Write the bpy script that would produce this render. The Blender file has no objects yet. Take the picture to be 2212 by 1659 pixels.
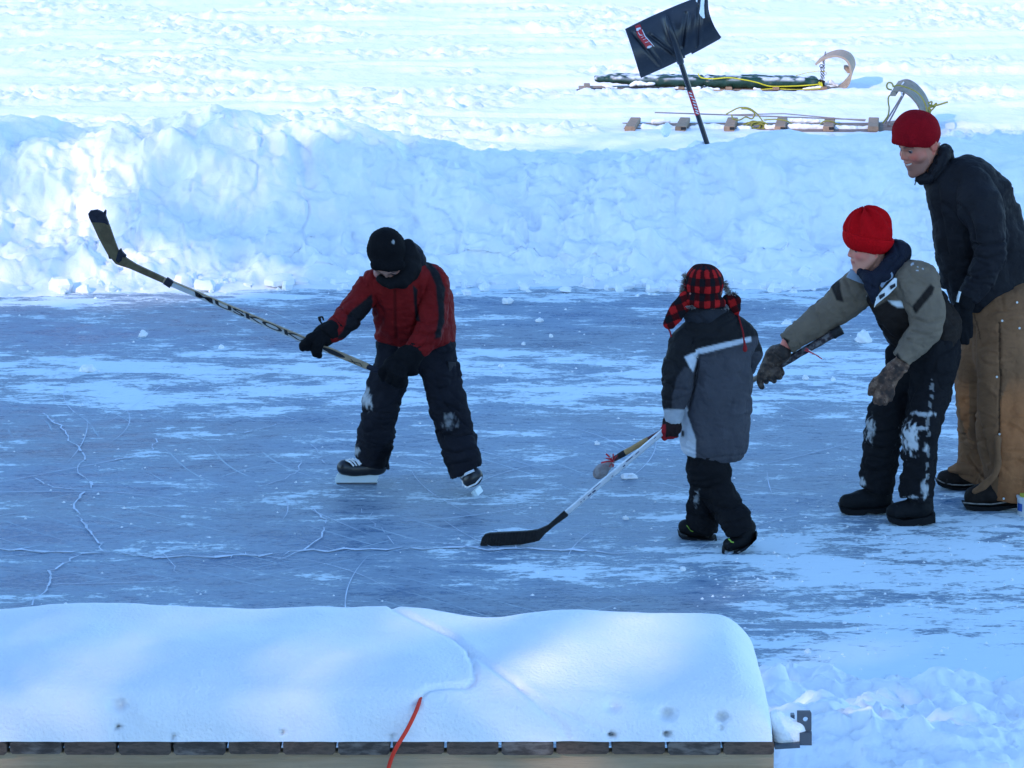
import bpy, math, random
import numpy as np
from mathutils import Vector, Matrix
R = math.radians
sc = bpy.context.scene
COL = sc.collection
# ---------------------------------------------------------------- camera, sky, sun, exposure
F, CX, CY, H, TH = 7000.0, 1106.0, 829.5, 3.475, R(12.1)     # telephoto seen over 2212 x 1659 units
cam = bpy.data.cameras.new('camera'); co = bpy.data.objects.new('camera', cam); COL.objects.link(co)
cam.sensor_width = 36; cam.lens = F / 2212 * 36; cam.clip_end = 3000; cam.clip_start = 0.1
co.location = (0, 0, H); co.rotation_euler = (math.pi / 2 - TH, 0, 0)
sc.camera = co
cam.dof.use_dof = False
SUN_EL, SUN_AZ = R(27), math.atan2(-0.64, -0.77)
w = bpy.data.worlds.new('World'); sc.world = w; w.use_nodes = True
nt = w.node_tree; bg = nt.nodes['Background']
sky = nt.nodes.new('ShaderNodeTexSky'); sky.sky_type = 'NISHITA'; sky.sun_disc = False
sky.sun_elevation = SUN_EL; sky.sun_rotation = SUN_AZ
sky.air_density = 1.0; sky.dust_density = 0.15; sky.ozone_density = 2.0
tint = nt.nodes.new('ShaderNodeMix'); tint.data_type = 'RGBA'; tint.blend_type = 'MULTIPLY'; tint.inputs[0].default_value = 1
tint.inputs[7].default_value = (.85, 1.06, 1.22, 1)
nt.links.new(sky.outputs[0], tint.inputs[6]); nt.links.new(tint.outputs[2], bg.inputs[0]); bg.inputs[1].default_value = 0.15
sl = bpy.data.lights.new('sun', 'SUN'); so = bpy.data.objects.new('sun', sl); COL.objects.link(so)
sl.energy = 1.2; sl.angle = R(0.55); sl.color = (1.0, 0.78, 0.74)
sdir = Vector((math.sin(SUN_AZ) * math.cos(SUN_EL), math.cos(SUN_AZ) * math.cos(SUN_EL), math.sin(SUN_EL)))
so.rotation_euler = sdir.to_track_quat('Z', 'Y').to_euler()
so.location = (-20, -20, 20)
sc.view_settings.view_transform = 'Standard'; sc.view_settings.look = 'None'
sc.view_settings.exposure = 1.38; sc.view_settings.gamma = 1
# ---------------------------------------------------------------- measuring helpers
cT, sT = math.cos(TH), math.sin(TH)
def ray(X, Y):
    a = (X - CX) / F; b = -(Y - CY) / F
    return np.array([a, cT + b * sT, -sT + b * cT])
def P(X, Y, yw):
    d = ray(X, Y); t = yw / d[1]
    return np.array([d[0] * t, yw, H + d[2] * t])
def G(X, Y, z=0.0):
    d = ray(X, Y); t = (z - H) / d[2]
    return np.array([d[0] * t, d[1] * t, z])
def proj(p):
    p = np.asarray(p, float); x, y, z = p[..., 0], p[..., 1], p[..., 2] - H
    zc = y * cT - z * sT; v = y * sT + z * cT
    return CX + F * x / zc, CY - F * v / zc
CR = {'f': (0, 0, 1), 'a': (594, 459, .3908), 'b': (999, 540, .4069), 'c': (1593, 421, .4459),
      's': (1231, 0, .3857), 'k': (162, 432, .3418), 'm': (1836, 216, .2929),
      'i': (0, 594, .5005), 't': (1728, 97.2, .1514), 'h': (1890, 226.8, .11066), 'v': (1339.2, 0, .11718),
      'g': (1609.2, 675, .18065), 'd': (0, 1269, .5005), 'e': (1107, 1269, .4995), 'o': (1998, 999, .09764)}
def q(c, x, y):
    o = CR[c]; return o[0] + x * o[2], o[1] + y * o[2]
# ---------------------------------------------------------------- noise
_rng = np.random.RandomState(7)
_perm = _rng.permutation(256).astype(np.int32); _perm = np.concatenate([_perm, _perm])
_gr = _rng.normal(size=(256, 3)); _gr /= np.linalg.norm(_gr, axis=1)[:, None]
def pn(p):
    p = np.asarray(p, float); shp = p.shape[:-1]; p = p.reshape(-1, 3)
    i = np.floor(p).astype(np.int32); f = p - i; u = f * f * f * (f * (f * 6 - 15) + 10); i &= 255
    out = 0
    for dx in (0, 1):
        for dy in (0, 1):
            for dz in (0, 1):
                h = _perm[_perm[_perm[(i[:, 0] + dx) & 255] + ((i[:, 1] + dy) & 255)] + ((i[:, 2] + dz) & 255)]
                g = _gr[h]
                d = (f[:, 0] - dx) * g[:, 0] + (f[:, 1] - dy) * g[:, 1] + (f[:, 2] - dz) * g[:, 2]
                wt = (u[:, 0] if dx else 1 - u[:, 0]) * (u[:, 1] if dy else 1 - u[:, 1]) * (u[:, 2] if dz else 1 - u[:, 2])
                out = out + d * wt
    return (out * 1.5).reshape(shp)
def fbm(p, o=4, g=.5):
    s = 0; a = 1; p = np.asarray(p, float)
    for k in range(o):
        s = s + a * pn(p * 2 ** k + 17.3 * k); a *= g
    return s
def billow(p, o=4, g=.5):
    s = 0; a = 1; p = np.asarray(p, float)
    for k in range(o):
        s = s + a * (1 - 2.2 * np.abs(pn(p * 2 ** k + 11.7 * k))); a *= g
    return s
def worley(p, seed=0):
    p = np.asarray(p, float); shp = p.shape[:-1]; p = p.reshape(-1, 3); i = np.floor(p).astype(np.int32); best = np.full(len(p), 9.)
    for dx in (-1, 0, 1):
        for dy in (-1, 0, 1):
            for dz in (-1, 0, 1):
                c = i + np.array([dx, dy, dz]); h = _perm[_perm[_perm[(c[:, 0] + seed) & 255] + (c[:, 1] & 255)] + (c[:, 2] & 255)]
                best = np.minimum(best, np.linalg.norm(c + .5 + _gr[h] * .42 - p, axis=1))
    return best.reshape(shp)
def sst(a, b, x):
    t = np.clip((x - a) / (b - a), 0, 1); return t * t * (3 - 2 * t)
def V3(x, y, z): return np.stack(np.broadcast_arrays(x, y, z), -1).astype(float)
# ---------------------------------------------------------------- mesh helpers
def wloc(o):
    v = Vector((0, 0, 0))
    while o is not None: v += o.location; o = o.parent
    return np.array(v)
def tag(o, label=None, cat=None, group=None, kind=None):
    if label: o['label'] = label
    if cat: o['category'] = cat
    if group: o['group'] = group
    if kind: o['kind'] = kind
    return o
def thing(name, loc, label, cat, group=None):
    o = bpy.data.objects.new(name, None); COL.objects.link(o); o.empty_display_size = .1
    o.location = [float(v) for v in loc]
    return tag(o, label, cat, group)
def mesh(name, verts, faces, mat, parent=None, base=None, smooth=True, col=None):
    verts = np.asarray(verts, float)
    o0 = wloc(parent) if parent is not None else (np.array(base, float) if base is not None else np.zeros(3))
    me = bpy.data.meshes.new(name)
    v = verts - o0
    if isinstance(faces, np.ndarray):
        n = faces.shape[1]; nf = len(faces)
        me.vertices.add(len(v)); me.vertices.foreach_set('co', v.astype(np.float32).ravel())
        me.loops.add(nf * n); me.loops.foreach_set('vertex_index', faces.astype(np.int32).ravel())
        me.polygons.add(nf); me.polygons.foreach_set('loop_start', np.arange(0, nf * n, n, dtype=np.int32))
        me.polygons.foreach_set('loop_total', np.full(nf, n, dtype=np.int32))
        me.update(calc_edges=True)
    else:
        me.from_pydata([tuple(a) for a in v], [], faces); me.update()
    me.polygons.foreach_set('use_smooth', np.full(len(me.polygons), smooth))
    if col is not None:
        a = me.color_attributes.new('Col', 'FLOAT_COLOR', 'POINT')
        c4 = np.ones((len(v), 4), np.float32); c4[:, :3] = col; a.data.foreach_set('color', c4.ravel())
    me.materials.append(mat)
    o = bpy.data.objects.new(name, me); COL.objects.link(o)
    if parent is not None: o.parent = parent
    elif base is not None: o.location = [float(a) for a in base]
    return o
SPLIT = {'cross_slat', 'hand_rail', 'tape', 'cord', 'lace', 'ribbon', 'slat_notch', 'boot_trim', 'side_cord', 'welt', 'snap', 'post', 'strand', 'printed_mark', 'slot', 'print', 'tape_ridge'}
class MB:
    def __init__(s): s.v = []; s.f = []
    def add(s, v, f):
        n = len(s.v); s.v += [tuple(map(float, a)) for a in v]; s.f += [tuple(i + n for i in a) for a in f]
    def tube(s, pts, r, n=8, cap=True, fl=None):
        pts = [np.array(p, float) for p in pts]; r = r if hasattr(r, '__len__') else [r] * len(pts)
        V = []; Fc = []; up = None
        for i, p in enumerate(pts):
            t = pts[min(i + 1, len(pts) - 1)] - pts[max(i - 1, 0)]; t /= np.linalg.norm(t) + 1e-12
            if up is None:
                up = np.array([0, 0, 1.]) if abs(t[2]) < .9 else np.array([0, 1., 0])
            a = np.cross(t, up); a /= np.linalg.norm(a) + 1e-12; b = np.cross(a, t); up = b
            for k in range(n):
                an = 2 * math.pi * k / n
                V.append(p + r[i] * (math.cos(an) * a + math.sin(an) * b * (fl or 1)))
        for i in range(len(pts) - 1):
            for k in range(n):
                Fc.append((i * n + k, i * n + (k + 1) % n, (i + 1) * n + (k + 1) % n, (i + 1) * n + k))
        if cap:
            Fc.append(tuple(range(n))[::-1]); Fc.append(tuple((len(pts) - 1) * n + k for k in range(n)))
        s.add(V, Fc)
    def bar(s, a, b, w, h, up=(0, 0, 1), bev=.15):
        """bar from a to b; w across, h along up"""
        a = np.array(a, float); b = np.array(b, float); t = b - a; t /= np.linalg.norm(t)
        r = np.cross(t, up); r /= np.linalg.norm(r); u = np.cross(r, t)
        e = min(w, h) * bev; hw, hh = w / 2, h / 2
        prof = [(-hw + e, -hh), (hw - e, -hh), (hw, -hh + e), (hw, hh - e), (hw - e, hh), (-hw + e, hh), (-hw, hh - e), (-hw, -hh + e)]
        V = [p + r * x + u * y for p in (a, b) for x, y in prof]
        s.add(V, [(k, (k + 1) % 8, 8 + (k + 1) % 8, 8 + k) for k in range(8)] + [tuple(range(8))[::-1], tuple(range(8, 16))])
    def prism(s, poly, n, th, bev=0):
        """polygon (world points) extruded +-th/2 along n"""
        poly = [np.array(p, float) for p in poly]; n = np.array(n, float); n /= np.linalg.norm(n); m = len(poly)
        c = sum(poly) / m
        if bev:
            lay = [(-th / 2, 1 - bev), (-th / 2 * .6, 1), (th / 2 * .6, 1), (th / 2, 1 - bev)]
        else: lay = [(-th / 2, 1), (th / 2, 1)]
        V = []
        for d, k in lay: V += [c + (p - c) * k + n * d for p in poly]
        Fc = [(l * m + k, l * m + (k + 1) % m, (l + 1) * m + (k + 1) % m, (l + 1) * m + k) for l in range(len(lay) - 1) for k in range(m)]
        Fc += [tuple(range(m))[::-1], tuple((len(lay) - 1) * m + k for k in range(m))]
        s.add(V, Fc)
    def build(s, name, mat, parent=None, smooth=False, base=None, split=None):
        if split is None: split = name in SPLIT and parent is not None
        if split:
            par = list(range(len(s.v)))
            def find(a):
                while par[a] != a: par[a] = par[par[a]]; a = par[a]
                return a
            for f in s.f:
                for i in f[1:]: par[find(i)] = find(f[0])
            comp = {}
            for f in s.f: comp.setdefault(find(f[0]), []).append(f)
            for fs in comp.values():
                ids = sorted({i for f in fs for i in f}); mp = {a: k for k, a in enumerate(ids)}
                n = MB(); n.v = [s.v[i] for i in ids]; n.f = [tuple(mp[i] for i in f) for f in fs]; o = n.build(name, mat, parent, smooth, base, split=False)
            return o
        o = mesh(name, s.v, s.f, mat, parent, base, smooth=False)
        me = o.data
        import bmesh
        b = bmesh.new(); b.from_mesh(me); bmesh.ops.recalc_face_normals(b, faces=b.faces)
        if smooth:
            for f in b.faces: f.smooth = True
            for e in b.edges:
                if len(e.link_faces) == 2 and e.calc_face_angle(0) > R(40): e.smooth = False
        b.to_mesh(me); b.free(); return o
def spline(pts, n=6):
    pts = [np.array(p, float) for p in pts]; out = []
    for i in range(len(pts) - 1):
        p0 = pts[max(i - 1, 0)]; p1 = pts[i]; p2 = pts[i + 1]; p3 = pts[min(i + 2, len(pts) - 1)]
        for k in range(n):
            t = k / n
            out.append(.5 * ((2 * p1) + (-p0 + p2) * t + (2 * p0 - 5 * p1 + 4 * p2 - p3) * t * t + (-p0 + 3 * p1 - 3 * p2 + p3) * t ** 3))
    out.append(pts[-1]); return out
# ---------------------------------------------------------------- materials
def mat(name, col=(.5, .5, .5), rough=.7, spec=.4, attr=False, var=.12, vs=8, bump=0, bs=60, metal=0, sheen=0, sss=0, stretch=None, col2=None, knit=None, coat=0, dust=0):
    m = bpy.data.materials.new(name); m.use_nodes = True; t = m.node_tree; N = t.nodes; L = t.links
    b = N['Principled BSDF']
    b.inputs['Roughness'].default_value = rough; b.inputs['Specular IOR Level'].default_value = spec
    b.inputs['Metallic'].default_value = metal
    if sheen: b.inputs['Sheen Weight'].default_value = sheen
    if coat: b.inputs['Coat Weight'].default_value = coat
    if sss:
        b.inputs['Subsurface Weight'].default_value = sss; b.inputs['Subsurface Radius'].default_value = (.02, .01, .006)
    tc = N.new('ShaderNodeTexCoord'); mp = N.new('ShaderNodeMapping'); L.new(tc.outputs['Object'], mp.inputs[0])
    if stretch: mp.inputs['Scale'].default_value = stretch
    nz = N.new('ShaderNodeTexNoise'); nz.inputs['Scale'].default_value = vs; nz.inputs['Detail'].default_value = 5
    L.new(mp.outputs[0], nz.inputs['Vector'])
    if attr:
        a = N.new('ShaderNodeAttribute'); a.attribute_name = 'Col'; src = a.outputs['Color']
    else:
        rg = N.new('ShaderNodeRGB'); rg.outputs[0].default_value = (*col, 1); src = rg.outputs[0]
    if col2:
        mx = N.new('ShaderNodeMix'); mx.data_type = 'RGBA'; L.new(src, mx.inputs[6]); mx.inputs[7].default_value = (*col2, 1)
        cr = N.new('ShaderNodeMapRange'); cr.inputs[1].default_value = .42; cr.inputs[2].default_value = .6
        L.new(nz.outputs[0], cr.inputs[0]); L.new(cr.outputs[0], mx.inputs[0]); src = mx.outputs[2]
    mr = N.new('ShaderNodeMapRange'); mr.inputs[1].default_value = .25; mr.inputs[2].default_value = .75
    mr.inputs[3].default_value = 1 - var; mr.inputs[4].default_value = 1 + var; L.new(nz.outputs[0], mr.inputs[0])
    ml = N.new('ShaderNodeVectorMath'); ml.operation = 'SCALE'; L.new(src, ml.inputs[0]); L.new(mr.outputs[0], ml.inputs['Scale'])
    src = ml.outputs[0]
    if dust:
        n3 = N.new('ShaderNodeTexNoise'); n3.inputs['Scale'].default_value = 38; n3.inputs['Detail'].default_value = 6
        L.new(tc.outputs['Object'], n3.inputs['Vector'])
        r3 = N.new('ShaderNodeMapRange'); r3.inputs[1].default_value = .64; r3.inputs[2].default_value = .74; r3.inputs[4].default_value = dust
        L.new(n3.outputs[0], r3.inputs[0])
        m3 = N.new('ShaderNodeMix'); m3.data_type = 'RGBA'; L.new(r3.outputs[0], m3.inputs[0]); L.new(src, m3.inputs[6]); m3.inputs[7].default_value = (.6, .6, .6, 1)
        src = m3.outputs[2]
    L.new(src, b.inputs['Base Color'])
    if bump:
        n2 = N.new('ShaderNodeTexNoise'); n2.inputs['Scale'].default_value = bs; n2.inputs['Detail'].default_value = 4
        L.new(mp.outputs[0], n2.inputs['Vector']); bp = N.new('ShaderNodeBump'); bp.inputs['Strength'].default_value = min(1, bump)
        bp.inputs['Distance'].default_value = .01 * max(1, bump); L.new(n2.outputs[0], bp.inputs['Height']); L.new(bp.outputs[0], b.inputs['Normal'])
        if knit:
            wv = N.new('ShaderNodeTexWave'); wv.bands_direction = 'X'; wv.inputs['Scale'].default_value = knit; wv.inputs['Distortion'].default_value = 1
            L.new(mp.outputs[0], wv.inputs['Vector']); ad = N.new('ShaderNodeMath'); L.new(wv.outputs['Fac'], ad.inputs[0]); L.new(n2.outputs[0], ad.inputs[1]); L.new(ad.outputs[0], bp.inputs['Height'])
    return m
M = {}
M['snow'] = mat('snow', (.86, .87, .885), .75, .25, var=.03, vs=3, bump=.5, bs=35)
M['snow_soft'] = mat('soft_snow', (.86, .865, .88), .7, .25, var=.025, vs=5, bump=.55, bs=110)
M['cloth'] = mat('fabric', attr=True, rough=.9, spec=.08, var=.15, vs=14, bump=1.6, bs=19)
M['nylon'] = mat('shell_fabric', attr=True, rough=.75, spec=.14, var=.16, vs=10, bump=1.5, bs=21)
M['snowcloth'] = mat('snow_dusted_fabric', attr=True, rough=.7, spec=.3, var=.2, vs=10, bump=.4, bs=60, dust=.1)
M['knit'] = mat('knit_wool', attr=True, rough=.95, spec=.06, var=.1, vs=30, bump=.5, bs=160)
M['skin'] = mat('skin', attr=True, rough=.5, spec=.4, var=.06, vs=25, sss=.15)
M['rubber'] = mat('black_rubber', (.007, .007, .008), .7, .15, var=.3, bump=.2)
M['duck'] = mat('canvas', attr=True, rough=.9, spec=.15, var=.22, vs=9, bump=.4, bs=90)
# ================================================================ SETTING
def frost_density(X, Y):
    """how much frost and shaved snow lies on the ice (a map of the rink surface, in measured picture rows)"""
    rows = [(560, .95), (605, .84), (632, .60), (665, .36), (700, .30), (745, .30), (770, .64), (860, .66), (885, .50), (905, .34), (1000, .34), (1100, .34), (1180, .33), (1240, .33), (1330, .32), (1400, .40), (1480, .45), (1900, .6)]
    d = np.interp(Y, [r[0] for r in rows], [r[1] for r in rows])
    wob = 40 * pn(V3(X / 260, Y / 120, 0))
    d = np.interp(Y + wob * .35, [r[0] for r in rows], [r[1] for r in rows])
    def blob(cx, cy, rx, ry, a): return a * np.exp(-((X - cx) / rx) ** 2 - ((Y - cy) / ry) ** 2)
    d = d + blob(150, 660, 300, 40, .14) + blob(1750, 700, 260, 90, .12) + blob(1500, 900, 420, 50, .05)
    d = d + blob(900, 1080, 420, 22, .20) + blob(1250, 1230, 330, 45, .22) + blob(1500, 1200, 300, 60, .2)
    d = d + .26 * sst(1420, 1750, X) * sst(1080, 1170, Y) + .08 * sst(1350, 1700, X) * sst(1290, 1420, Y) + .10 * sst(1600, 1850, X) * sst(1080, 1150, Y)
    d = d + blob(1900, 950, 300, 90, .12) - blob(1950, 1190, 200, 30, 0.02) + blob(1550, 1340, 200, 40, -.15)
    d = d - blob(820, 1150, 220, 60, .16) - blob(400, 1270, 500, 30, .08) - blob(1300, 1290, 200, 30, .12)
    d = d + blob(1250, 1060, 250, 60, .08) + blob(1200, 960, 300, 30, .10)
    return np.clip(d, 0, 1)
def ice_material():
    m = bpy.data.materials.new('lake_ice'); m.use_nodes = True; t = m.node_tree; N = t.nodes; L = t.links
    b = N['Principled BSDF']; tc = N.new('ShaderNodeTexCoord')
    def mapping(s, rot=0):
        mp = N.new('ShaderNodeMapping'); mp.inputs['Scale'].default_value = s; mp.inputs['Rotation'].default_value = (0, 0, rot); L.new(tc.outputs['Object'], mp.inputs[0]); return mp.outputs[0]
    def noise(s, scale, det=8, ro=.6, rot=0, dist=0):
        n = N.new('ShaderNodeTexNoise'); n.inputs['Scale'].default_value = scale; n.inputs['Detail'].default_value = det; n.inputs['Roughness'].default_value = ro
        n.inputs['Distortion'].default_value = dist
        L.new(mapping(s, rot), n.inputs['Vector']); return n.outputs[0]
    def M2(op, a, b_, c=None):
        x = N.new('ShaderNodeMath'); x.operation = op
        for i, v in enumerate((a, b_, c)):
            if v is None: continue
            if isinstance(v, (int, float)): x.inputs[i].default_value = v
            else: L.new(v, x.inputs[i])
        return x.outputs[0]
    def rng(v, a, b_, c=0., d=1.):
        x = N.new('ShaderNodeMapRange'); x.interpolation_type = 'SMOOTHSTEP'
        for i, k in enumerate((a, b_, c, d)): x.inputs[i + 1].default_value = k
        L.new(v, x.inputs[0]); return x.outputs[0]
    at = N.new('ShaderNodeAttribute'); at.attribute_name = 'Col'; dens = at.outputs['Fac']
    n1 = noise((.42, 1, 1), 4.2, 10, .68, dist=.4); n2 = noise((.45, 1.3, 1), 17, 8, .75, rot=.06); n3 = noise((.5, 1, 1), .9, 4, .5)
    n4 = noise((.7, 1.4, 1), 60, 4, .6)
    n = M2('ADD', M2('ADD', M2('MULTIPLY', n1, .48), M2('MULTIPLY', n2, .36)), M2('MULTIPLY', n4, .16))
    v = M2('ADD', M2('MULTIPLY', M2('SUBTRACT', n, .5), 4.6), M2('MULTIPLY', M2('SUBTRACT', dens, .43), .95))
    mask = rng(v, -.05, .22)
    soft = rng(v, -.6, .15, .0, .36)
    # fine skate scratches
    vo = N.new('ShaderNodeTexWave'); vo.inputs['Scale'].default_value = 2.3; vo.inputs['Distortion'].default_value = 14; vo.inputs['Detail'].default_value = 1.2; vo.inputs['Detail Scale'].default_value = .35
    L.new(mapping((1, 1, 1), .9), vo.inputs['Vector'])
    sc1 = M2('MULTIPLY', rng(vo.outputs['Fac'], .985, .999, 0, 1), rng(noise((1, 1, 1), 2.1, 3), .5, .62))
    vo2 = N.new('ShaderNodeTexWave'); vo2.inputs['Scale'].default_value = 1.6; vo2.inputs['Distortion'].default_value = 20; vo2.inputs['Detail'].default_value = 1; vo2.inputs['Detail Scale'].default_value = .25
    L.new(mapping((1, 1, 1), -.7), vo2.inputs['Vector'])
    sc2 = M2('MULTIPLY', rng(vo2.outputs['Fac'], .988, .999, 0, 1), rng(noise((1, 1, 1), 1.7, 3), .46, .6))
    fr = M2('MAXIMUM', M2('MAXIMUM', mask, soft), M2('MULTIPLY', M2('MAXIMUM', sc1, sc2), .6))
    # clear ice: slate blue with brownish depths
    mx = N.new('ShaderNodeMix'); mx.data_type = 'RGBA'; L.new(rng(n3, .42, .6), mx.inputs[0])
    mx.inputs[6].default_value = (.034, .115, .235, 1); mx.inputs[7].default_value = (.055, .108, .19, 1)
    m2 = N.new('ShaderNodeMix'); m2.data_type = 'RGBA'; L.new(fr, m2.inputs[0]); L.new(mx.outputs[2], m2.inputs[6]); m2.inputs[7].default_value = (.72, .82, .86, 1)
    L.new(m2.outputs[2], b.inputs['Base Color'])
    L.new(rng(fr, 0, .8, .24, .85), b.inputs['Roughness'])
    b.inputs['IOR'].default_value = 1.31; b.inputs['Specular IOR Level'].default_value = .22
    bp = N.new('ShaderNodeBump'); bp.inputs['Strength'].default_value = .7; bp.inputs['Distance'].default_value = .012
    L.new(M2('ADD', fr, M2('MULTIPLY', n2, .5)), bp.inputs['Height']); L.new(bp.outputs[0], b.inputs['Normal'])
    return m
def grid(nx, ny, fx):
    f = np.arange((nx - 1) * (ny - 1)); i = f % (nx - 1); j = f // (nx - 1); a = j * nx + i
    return np.stack([a, a + 1, a + nx + 1, a + nx], 1)
# ground sheet reaching the horizon (lake snow)
xs = np.array([-1500, -400, -100, -30, -12, 0, 12, 30, 100, 400, 1500.]); ys = np.array([-1500, -400, -60, -10, 4, 10, 22, 40, 80, 300, 1500.])
X, Y = np.meshgrid(xs, ys); v = V3(X, Y, 0 * X - .06).reshape(-1, 3)
tag(mesh('ground', v, grid(11, 11, 0), M['snow']), kind='structure')
# rink ice
xs = np.arange(-7, 7.01, .05); ys = np.arange(6.5, 20.6, .05); X, Y = np.meshgrid(xs, ys)
v = V3(X, Y, 0 * X).reshape(-1, 3); px, py = proj(v); dn = frost_density(px, py)
ice = tag(mesh('ice', v, grid(len(xs), len(ys), 0), ice_material(), col=np.repeat(dn[:, None], 3, 1)), kind='structure')
# cracks healed with white frost
rnd = random.Random(3)
M['frost'] = mat('frost_line', (.62, .68, .76), .8, .2, var=.25, vs=9)
def crack(pts, wd, jit=.022, skip=.10):
    p = [G(*q('i', x, y), .004)[:2] for x, y in pts]
    out = [p[0]]
    for a, b in zip(p[:-1], p[1:]):
        k = max(3, int(np.linalg.norm(b - a) / .05))
        for i in range(1, k + 1):
            c = a + (b - a) * i / k
            if i < k: c = c + np.array([rnd.gauss(0, jit * .6), rnd.gauss(0, jit)])
            out.append(c)
    v, fc = [], []; n = len(out)
    for i in range(n - 1):
        if rnd.random() < skip: continue
        a, b = out[i], out[i + 1]; t = (b - a) / (np.linalg.norm(b - a) + 1e-9); nn = np.array([-t[1], t[0]])
        w0, w1 = [wd * rnd.choice((.12, .25, .4, .8, 1.0)) for _ in (0, 1)]; m0, m1 = [wd * rnd.choice((.12, .25, .4, .8)) for _ in (0, 1)]
        z = .0035 + .0012 * rnd.random(); k = len(v)
        v += [(*(a + nn * w0), z), (*(b + nn * w1 + t * .01), z), (*(b - nn * m1), z), (*(a - nn * m0 - t * .01), z)]; fc.append((k, k + 1, k + 2, k + 3))
        if rnd.random() < .16:      # small side splinters
            d = t * rnd.uniform(-.5, .5) + nn * rnd.choice((-1, 1)); d /= np.linalg.norm(d); l = rnd.uniform(.03, .14); e = np.array([-d[1], d[0]]) * wd * .18; k = len(v)
            v += [(*(a + e), z), (*(a + d * l), z), (*(a - e), z)]; fc.append((k, k + 1, k + 2))
    return v, fc
cracks = [([(185, 597), (240, 640), (290, 690), (340, 740), (368, 780), (335, 830), (365, 870), (395, 905), (345, 960), (325, 1010), (350, 1060), (400, 1120), (440, 1190)], .013),
          ([(-60, 1176), (200, 1195), (440, 1195), (560, 1205), (700, 1218), (1000, 1208), (1300, 1190), (1600, 1182), (2000, 1175), (2350, 1186), (2700, 1200)], .028),
          ([(360, 1200), (300, 1235), (210, 1275), (205, 1340), (170, 1385), (130, 1425)], .012),
          ([(1350, 1000), (1385, 1035), (1405, 1070), (1390, 1130), (1300, 1190), (1200, 1225)], .010),
          ([(145, 870), (190, 900), (230, 915), (330, 930)], .009), ([(700, 1200), (740, 1240), (770, 1290)], .006),
          ([(1300, 800), (1290, 840), (1230, 880), (1150, 905)], .006), ([(1060, 680), (1120, 665), (1190, 645)], .018),
          ([(1340, 730), (1390, 780), (1400, 810)], .006), ([(655, 760), (660, 730), (690, 705)], .008), ([(1560, 1010), (1600, 1060), (1660, 1110), (1700, 1160)], .005), ([(500, 795), (600, 787)], .014)]
m = MB()
for pts, wd in cracks: m.add(*crack(pts, wd * .62, .016))
for k in range(34):      # skate cuts: long thin arcs
    X2, Y2 = rnd.uniform(0, 1900), rnd.uniform(880, 1290); c = G(X2, Y2)[:2]; a0, L_, cu = rnd.uniform(0, 6.28), rnd.uniform(.4, 1.6), rnd.uniform(-.9, .9); pts = []; p_ = c.copy(); an = a0
    for i in range(22): pts.append(p_.copy()); p_ = p_ + np.array([math.cos(an), math.sin(an)]) * L_ / 22; an += cu / 22
    n = len(pts); v = []
    for sg in (1, -1):
        for i, a in enumerate(pts):
            t = pts[min(i + 1, n - 1)] - pts[max(i - 1, 0)]; t /= np.linalg.norm(t); v.append((*(a + sg * np.array([-t[1], t[0]]) * .0022 * math.sin(math.pi * (i + .3) / n)), .0042))
    m.add(v, [(i, i + 1, n + i + 1, n + i) for i in range(n - 1)])
tag(m.build('ice_cracks', M['frost']), kind='structure')
# ---- snow bank behind the rink
crest = [(-300, 262), (0, 250), (60, 262), (110, 258), (150, 283), (250, 262), (330, 268), (430, 242), (500, 236), (560, 240), (600, 257), (700, 262), (780, 275), (850, 292), (885, 310), (960, 312), (1000, 318), (1050, 333), (1150, 320), (1250, 326), (1350, 320), (1450, 312), (1550, 298), (1620, 284), (1700, 276), (1780, 281), (1850, 272), (1950, 272), (2050, 282), (2150, 296), (2300, 305), (2600, 300)]
YB, YC = 19.35, 20.35
xs = np.concatenate([np.arange(-8, -4.2, .03), np.arange(-4.2, 4.2, .0125), np.arange(4.2, 8, .03)]); nu = len(xs); S_ = np.linspace(0, 1, 170); ns = len(S_)
hx = []
for x in xs:
    cpx = CX + x * F / (YC * cT + 2.5 * sT); cy = np.interp(cpx, [c[0] for c in crest], [c[1] for c in crest]); hx.append(P(cpx, cy, YC)[2])
hx = np.array(hx); hx = np.convolve(np.pad(hx, 8, 'edge'), np.ones(17) / 17, 'valid') - .026 - .03 * sst(.3, 1.0, xs)
# profile: toe, steep face, crest, gentle back
py_ = np.interp(S_, [0, .07, .16, .52, .62, .70, .82, 1], [-.55, -.18, 0, .62, .88, 1.05, 1.5, 2.6])
pz_ = np.interp(S_, [0, .07, .16, .52, .62, .70, .82, 1], [-.03, .015, .10, .82, .97, 1.0, .72, -.05])
SS, XX = np.meshgrid(S_, xs, indexing='ij')
yy = YB + py_[:, None] + (.22 * pn(V3(XX * .55, 0 * XX, 3.1)) + .10 * pn(V3(XX * 2.1, 0 * XX, 8.1)) + .05 * pn(V3(XX * 6, 0 * XX, 1.1))) * np.clip(1 - S_[:, None] * 1.1, 0, 1) - .28 * sst(-1.0, -3.2, XX) * np.exp(-((SS - .1) / .15) ** 2)
zz = pz_[:, None] * hx[None, :]
pos = V3(XX, yy, zz)
nrm = np.cross(np.gradient(pos, axis=1), np.gradient(pos, axis=0)); nrm /= np.linalg.norm(nrm, axis=2)[..., None] + 1e-9
ptn = pos * np.array([1, 1, .8])
dsp = .13 * fbm(ptn * np.array([1.5, 1.5, .9]), 3) + .060 * billow(ptn * np.array([3.2, 3.2, 1.5]) + 4, 3, .42) + .018 * billow(ptn * 9, 3, .5) * (.4 + sst(-.1, .3, pn(ptn * 1.1 + 40))) + .006 * fbm(ptn * 34, 2)
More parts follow.
